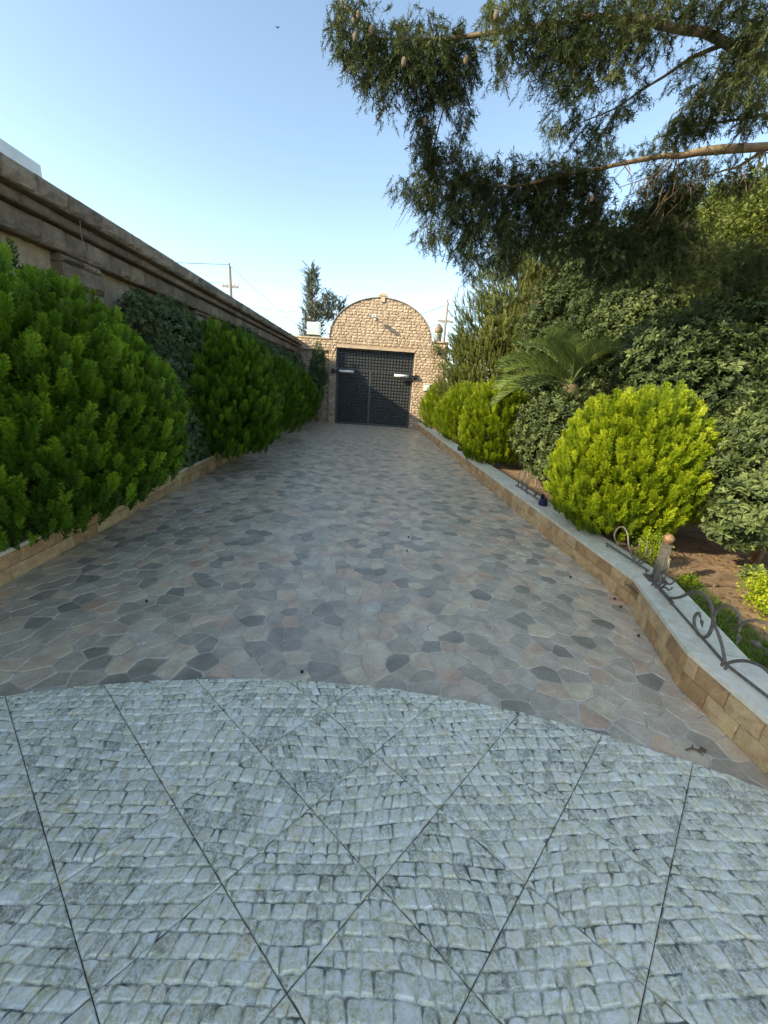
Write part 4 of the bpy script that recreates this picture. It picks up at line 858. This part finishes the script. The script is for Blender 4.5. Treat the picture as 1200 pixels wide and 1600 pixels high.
leafy('small_leaved_tree', 'sunlit yellow green fine leaved tree at the right edge under the conifer limb', 'tree', None, M['olive'], [((5.9, 5.9, 4.15), (.95, .8, .75)), ((6.6, 5.6, 3.7), (.9, .8, .9)), ((5.5, 6.2, 3.6), (.7, .7, .6)), ((6.9, 5.3, 4.5), (.8, .8, .7)), ((5.3, 6.5, 4.4), (.5, .5, .4))], 56, kind='small', size=.10, dens=75, base=(6.5, 6.0, .18), stem_r=.06, stem_n=8, tone=.5)
leafy('dry_shrub', 'dull olive brown fine leaved shrub in the shade below the yellow green tree', 'shrub', None, M['dry'], [((6.3, 6.3, 2.85), (.9, .7, .5)), ((7.3, 6.0, 3.0), (.8, .7, .7)), ((6.9, 5.4, 2.2), (.6, .5, .4))], 57, kind='small', size=.09, dens=60, base=(6.9, 6.6, .18), stem_r=.04)
leafy('bright_leaved_shrub', 'small bright green long leaved shrub at the right edge above the broad leaved shrub', 'shrub', None, M['olive'], [((5.6, 4.2, 2.15), (.35, .35, .22)), ((5.3, 3.9, 1.75), (.35, .3, .2))], 58, size=.13, dens=60, base=(5.6, 4.3, .18), stem_r=.015, tone=.4)
leafy('garden_tree', 'dark green garden tree filling the gap beside the pine', 'tree', None, M['deep'], [((5.4, 11.5, 3.4), (1.3, 1.1, 1.4)), ((6.8, 10.5, 4.4), (1.3, 1.1, 1.7)), ((5.6, 11.3, 4.9), (1.1, 1.0, 1.0)), ((8.0, 9.0, 2.8), (1.1, 1.3, 1.6)), ((5.0, 10.6, 1.5), (1.2, .9, 1.0)), ((7.6, 8.4, 1.4), (1.2, 1.0, 1.0))], 59, size=.13, dens=34, base=(6.4, 11.2, .18), stem_r=.09)
leafy('pale_tree', 'pale thinly leaved tree with a reddish trunk behind the hanging conifer branches', 'tree', None, M['dry'], [((5.5, 12.4, 4.5), (.8, .8, .9)), ((6.2, 12.8, 5.0), (.7, .7, .8)), ((5.0, 12.2, 3.9), (.6, .6, .6))], 60, kind='small', size=.14, dens=20, base=(5.75, 12.4, .18), stem_r=.09, stem_n=9, tone=.85, bark='pale_bark', layers=((1, 1), (.7, .8)))
leafy('low_plant', 'small leafy seedling on the shaded soil at the right edge', 'plant', None, M['pitto'], [((3.22, 2.66, .42), (.07, .07, .06))], 61, size=.06, dens=160, stem_r=.006, tone=.7, stem_n=2)
leafy('low_plant', 'yellow green bushy plant on the lit soil at the right edge behind the scroll fence', 'plant', None, M['thuja_gold'], [((3.10, 2.30, .40), (.16, .22, .16)), ((3.30, 2.15, .36), (.15, .2, .14))], 62, kind='small', size=.05, dens=500, stem_r=.006, tone=.6)
leafy('low_plant', 'small yellow green weed at the foot of the ball topped fence post', 'plant', None, M['thuja_gold'], [((2.80, 2.78, .27), (.08, .05, .05))], 63, kind='small', size=.03, dens=900, stem_r=.003, tone=.5)
leafy('low_plant', 'leafy weed growing behind the scrolls left of the ball topped fence post', 'plant', None, M['thuja_gold'], [((2.74, 3.18, .40), (.09, .12, .12))], 64, kind='small', size=.045, dens=600, stem_r=.004, tone=.45)
# grass behind the fence
r = np.random.default_rng(70); N = 5200; u = r.random(N); X = np.c_[2.42+.30*np.maximum(0, np.minimum(1, (r.random(N))**1.3))+.26*(np.clip((r.random(N)), 0, 1))*0+np.interp(1.2+1.7*u, [1.2, 1.86, 2.85], [-.04, .0, .30]), 1.2+1.7*u, np.full(N, .185)]
Dg = np.c_[r.normal(0, .5, N), r.normal(0, .5, N), np.ones(N)]; PR['blade'] = [P_([[(-.06, 0, 0), (.06, 0, 0), (.03, .1, .6)], [(-.06, 0, 0), (.03, .1, .6), (.1, .3, 1)]], [0, .1])]*1
V, F, T = scatter('blade', X, Dg, .035*r.uniform(.6, 1.6, N), np.clip(r.normal(.4, .2, N), 0, 1), r)
o = bpy.data.objects.new('grass', mesh_np('grass', V, F, M['thuja_green'], {'tone': T})); link(o, kind='stuff', label='short green grass along the inner edge of the marble coping', category='grass')
# dry leaf litter on the soil
N = 5200; X = np.c_[2.7+3.8*r.random(N)**1.5, r.uniform(1.2, 6.5, N), r.uniform(.19, .225, N)]; PR['flake'] = [P_([[(-.4, 0, 0), (0, -.5, .1), (.5, 0, .05)], [(-.4, 0, 0), (.5, 0, .05), (0, .5, .12)]], [0, 0])]
V, F, T = scatter('flake', X, np.c_[r.normal(0, .3, N), r.normal(0, .3, N), np.ones(N)], .017*r.uniform(.5, 1.8, N), r.random(N), r)
o = bpy.data.objects.new('leaf_litter', mesh_np('leaf_litter', V, F, M['litter'], {'tone': T})); link(o, kind='stuff', label='dry leaf litter scattered on the soil under the shrubs', category='leaf litter')

# palm
def palm(base, h, n, L, label, seed, az0=None):
    rnd = random.Random(seed); root = empty('palm_tree', base, label, 'palm'); t = MB(); t.tube([(0, 0, -.1), (0, 0, h*.5), (0, 0, h)], [.14, .13, .12], 12); t.obj('trunk', M['bark'], root, True)
    r = np.random.default_rng(seed)
    for k in range(n):
        az = (2*math.pi*k/n+rnd.uniform(-.2, .2)) if az0 is None or k >= len(az0) else az0[k][0]
        el = math.radians(rnd.uniform(15, 70)) if az0 is None or k >= len(az0) else math.radians(az0[k][1]); l = L*rnd.uniform(.9, 1.1)
        d = Vector((math.cos(az), math.sin(az), 0)); pts = []; p = Vector((0, 0, h)); a = el
        for i in range(15): pts.append(p.copy()); p = p+(d*math.cos(a)+Vector((0, 0, math.sin(a))))*l/14; a -= math.radians(5.0)
        b = MB(); b.tube(pts, [.014*(1-.8*i/14)+.002 for i in range(15)], 5, .7); fr = b.obj('frond', M['palm'], root)
        tr = []; tn = []; side = Vector((-math.sin(az), math.cos(az), 0))
        for i in range(46):
            t_ = .10+.88*i/46; q = t_*14; i0 = min(13, int(q)); p = pts[i0].lerp(pts[i0+1], q-i0); ta = (pts[i0+1]-pts[i0]).normalized(); upv = side.cross(ta).normalized()*-1
            for s in (1, -1):
                ll = l*.34*math.sin(math.pi*(.12+.80*t_))+.06; dd = (side*s*.75+ta*.75+upv*rnd.uniform(.25, .5)).normalized(); w = ta*.011
                m = p+dd*ll*.55; e = p+dd*ll+Vector((0, 0, -ll*.10)); tr += [[p-w, p+w, m+w], [p-w, m+w, m-w], [m-w, m+w, e]]; tn += [rnd.uniform(.25, .7)]*3
        V, F, T = P_(tr, tn); me = mesh_np('leaflets', V, F, M['palm'], {'tone': T}); link(bpy.data.objects.new('leaflets', me), fr)
palm((3.72, 7.2, .18), 1.75, 12, 1.35, 'palm with long feathery fronds rising between the leafy shrub and the pine', 71, [(math.radians(178), 38), (math.radians(165), 12), (math.radians(200), 60), (math.radians(188), 25), (math.radians(150), 62)])

def pine(base, H, R, n, size, mat, label, seed, kind='brush', cat='tree', name='pine_tree', shape=.8, taper=1.0, upw=.7, z0=.12, tone=.5, leader=None, squash=None, br=1.0):
    r = np.random.default_rng(seed); rnd = random.Random(seed); root = empty(name, base, label, cat); b = MB()
    b.tube([(0, 0, -.1), (0, 0, H*.5), (0, 0, H*.97)], [H*.022, H*.014, H*.003], 8, .4)
    limbs = []; nb = int(n)
    for k in range(nb):
        f = z0+(1-z0)*(k+.5)/nb; az = k*2.399+rnd.uniform(-.3, .3); l = R*((1-f)**shape*taper+.05)*rnd.uniform(.7, 1.12); z = H*f
        if leader and k % 4 == 0: pass
        tip = Vector((math.cos(az)*l, math.sin(az)*l, z+l*rnd.uniform(.05, .35))); limbs.append((Vector((0, 0, z)), tip, l))
        b.tube([(0, 0, z), tuple(Vector((0, 0, z)).lerp(tip, .5)-Vector((0, 0, l*.05))), tuple(tip)], [.03*l/R*H*.12+.006, .02*l/R+.004, .004], 5, .4)
    if leader:
        lx, ly, lz0, lz1 = leader; b.tube([(0, 0, lz0), (lx*.8, ly, lz0+(lz1-lz0)*.4), (lx, ly, lz1)], [.05, .03, .01], 6)
        for k in range(nb//3):
            f = k/(nb//3); az = k*2.4; l = R*.32*(1-f)+.12; z = lz0+(lz1-lz0)*(.3+.7*f); o_ = Vector((lx*(.6+.4*f), ly, z)); limbs.append((o_, o_+Vector((math.cos(az)*l, math.sin(az)*l, l*.3)), l))
    b.obj('trunk', M['bark'], root, True)
    P = []; D = []
    for a, t, l in limbs:
        m = max(4, int(l/size*br*6.0)); ax = (t-a).normalized()
        for j in range(m):
            u = .25+.75*(j+rnd.random())/m; p = a.lerp(t, u); q = Vector((rnd.gauss(0, 1), rnd.gauss(0, 1), rnd.gauss(0, .7)))*size*.35
            P.append(p+q); D.append(ax*.7+Vector((0, 0, upw))+Vector((rnd.gauss(0, .45), rnd.gauss(0, .45), rnd.gauss(0, .3))))
    P = np.array(P)+np.array(base); D = np.array(D); N = len(P)
    leaves_obj('crown', [scatter(kind, P, D, size*r.uniform(.7, 1.3, N), np.clip(r.normal(tone, .18, N), 0, 1), r)], mat, root, base)
    return root
leafy('pine_tree', 'dense bushy pine with upturned tufts standing right of the gate', 'tree', None, M['pine'], [((4.1, 13.6, 3.5), (1.25, 1.2, 1.1)), ((4.3, 13.5, 2.1), (1.45, 1.3, 1.3)), ((4.9, 13.6, 4.7), (1.3, 1.2, 1.2)), ((5.4, 13.4, 3.4), (1.5, 1.3, 1.7)), ((3.55, 14.2, 1.6), (.8, .8, .9)), ((5.9, 13.8, 5.4), (1.2, 1.1, 1.2))], 81, kind='brush', size=.25, dens=65, base=(4.8, 13.7, .18), up=1.1, stem_r=.12, stem_n=12, amp=.45, tone=.5)
pine((3.55, 15.2, .18), 3.3, .9, 70, .34, M['pine'], 'small pine crown low down between the gate wall and the big pine', 82, shape=.5, z0=.1, br=1.6)
pine((-3.35, 25.0, 0), 7.7, 1.9, 190, .34, M['conifer'], 'tall narrow conifer with a second leader rising behind the gate wall left of the arch', 83, shape=.95, taper=.62, upw=.55, z0=.38, leader=(1.05, 0, 4.4, 6.4), br=.75, name='conifer_tree')
pine((-1.75, 26.0, 0), 6.3, 1.4, 60, .45, M['conifer'], 'top of a smaller conifer peeping out behind the left shoulder of the arch', 84, shape=.9, z0=.4, br=.6, name='conifer_tree')
pine((7.6, 16.5, .18), 6.5, 2.6, 150, .5, M['pine'], 'dark conifer in the far right background behind the garden trees', 85, shape=.6, upw=.7, z0=.05, br=1.2)

# ------------------------------------------------------------ big overhanging cypress: trunk outside the frame, limbs and hanging sprays over the drive
TB = (7.4, 5.2, .18); cy = empty('cypress_tree', TB, 'big old conifer whose drooping branches hang over the driveway at top right', 'tree')
b = MB(); b.tube([(0, 0, -.1), (.05, 0, 2), (0, .05, 4.5), (.05, 0, 8.5)], [.34, .27, .2, .07], 14, .5); b.obj('trunk', M['bark'], cy, True)
pts_x = lambda p: p[0] < 3.6
for i, l in enumerate(LIMBS):
    pts = [Vector(p[:3]) for p in l]; rad = [p[3]*(.5 if i == 1 else .5 if pts_x(p) else .62) for p in l]
    if i in (0, 1, 10): pts = [Vector((7.4, 5.2, pts[0].z-.35))]+pts; rad = [rad[0]*1.15]+rad
    q = []; rr = []
    for k in range(len(pts)-1):
        for t in (0, .34, .67): q.append(pts[k].lerp(pts[k+1], t)+Vector((random.uniform(-1, 1), random.uniform(-1, 1), random.uniform(-1, 1)))*rad[k]*.35*(t > 0)); rr.append(rad[k]+(rad[k+1]-rad[k])*t)
    q.append(pts[-1]); rr.append(rad[-1]); b = MB(); b.tube([p-Vector(TB) for p in q], rr, 10, random.random()); b.obj('branch', M['pale_bark'] if i in (0, 11) else M['bark'], cy, True)
r = np.random.default_rng(91); PP = []; DD = []; SS = []; TT = []
EXTRA = [(4.85, 4.3, 4.75, .4, .3), (5.4, 4.3, 4.75, .4, .3), (5.9, 4.3, 5.0, .4, .35), (5.3, 4.1, 5.3, .4, .3), (4.5, 4.2, 5.3, .35, .3), (5.6, 4.9, 4.3, .4, .2), (5.0, 5.1, 3.9, .35, .2), (5.7, 5.2, 3.9, .35, .2), (4.1, 5.3, 3.3, .35, .25), (4.7, 5.4, 3.4, .35, .25), (3.3, 4.1, 5.35, .35, .3), (3.9, 4.2, 5.6, .4, .35), (3.6, 4.4, 4.9, .3, .25), (4.3, 4.3, 4.9, .3, .3), (4.7, 4.5, 4.4, .3, .25), (5.0, 4.2, 5.2, .35, .4), (5.2, 4.6, 4.7, .35, .3), (4.6, 4.6, 4.9, .3, .3), (5.6, 4.6, 5.2, .4, .3), (4.9, 5.0, 4.1, .3, .15), (4.0, 4.1, 5.1, .3, .25), (3.3, 5.4, 3.4, .4, .3), (2.9, 5.3, 3.3, .3, .3), (3.9, 5.4, 3.5, .35, .25), (2.5, 4.3, 5.2, .3, .25), (5.6, 4.2, 6.3, .7, .6), (6.4, 4.6, 5.9, .6, .5), (6.2, 4.0, 5.3, .4, .4), (6.8, 5.6, 6.6, .8, .6), (7.2, 4.2, 6.8, .9, .8), (6.9, 5.2, 4.6, .5, .35)]
for (x, y, z, rx, rz) in BLOBS+EXTRA:
    n = int(14+rx*rz*3100); hang = min(.19, .10+rz*.30)
    a = r.uniform(0, 2*math.pi, n); q = np.sqrt(r.random(n)); 
    X = np.c_[x+rx*q*np.cos(a), y+r.normal(0, .5, n)*max(.16, rx*.75), z+rz*q*np.sin(a)+hang*.35]
    d = np.c_[r.normal(0, .75, n), r.normal(0, .75, n), -np.ones(n)]; up = r.random(n) < .20
    d[up] = np.c_[r.normal(0, .6, up.sum()), r.normal(0, .6, up.sum()), np.full(up.sum(), .6)]
    s = hang*r.uniform(.7, 1.25, n)*np.where(up, .6, 1.0); PP.append(X); DD.append(d); SS.append(s); TT.append(np.clip(r.normal(.42, .16)+r.normal(0, .13, n), 0, 1))
leaves_obj('foliage', [scatter('strand', np.concatenate(PP), np.concatenate(DD), np.concatenate(SS), np.concatenate(TT), r)], M['cypress'], cy, TB)
# fine bare twiglets below the limbs
tw = MB()
for i in (0, 3, 4, 11):
    l = LIMBS[i]
    for k in range(len(l)-1):
        for _ in range(5):
            t = random.random(); p = Vector(l[k][:3]).lerp(Vector(l[k+1][:3]), t)-Vector(TB); e = p+Vector((random.uniform(-.25, .15), random.uniform(-.15, .15), -random.uniform(.15, .4)))
            tw.tube([p, p.lerp(e, .5)+Vector((.03, 0, .02)), e], [.005, .004, .002], 4, .3, False)
tw.obj('twigs', M['bark'], cy, kind='stuff')
for (x, y, z) in CONES:
    b = MB(); b.lathe([(.004, .032), (.013, .028), (.021, .012), (.022, 0), (.017, -.02), (.005, -.032)], n=10); b.obj('cone', M['cone'], cy, True, loc=(x-TB[0], y-TB[1], z-TB[2]))
print('foliage tris', TRIS[0])
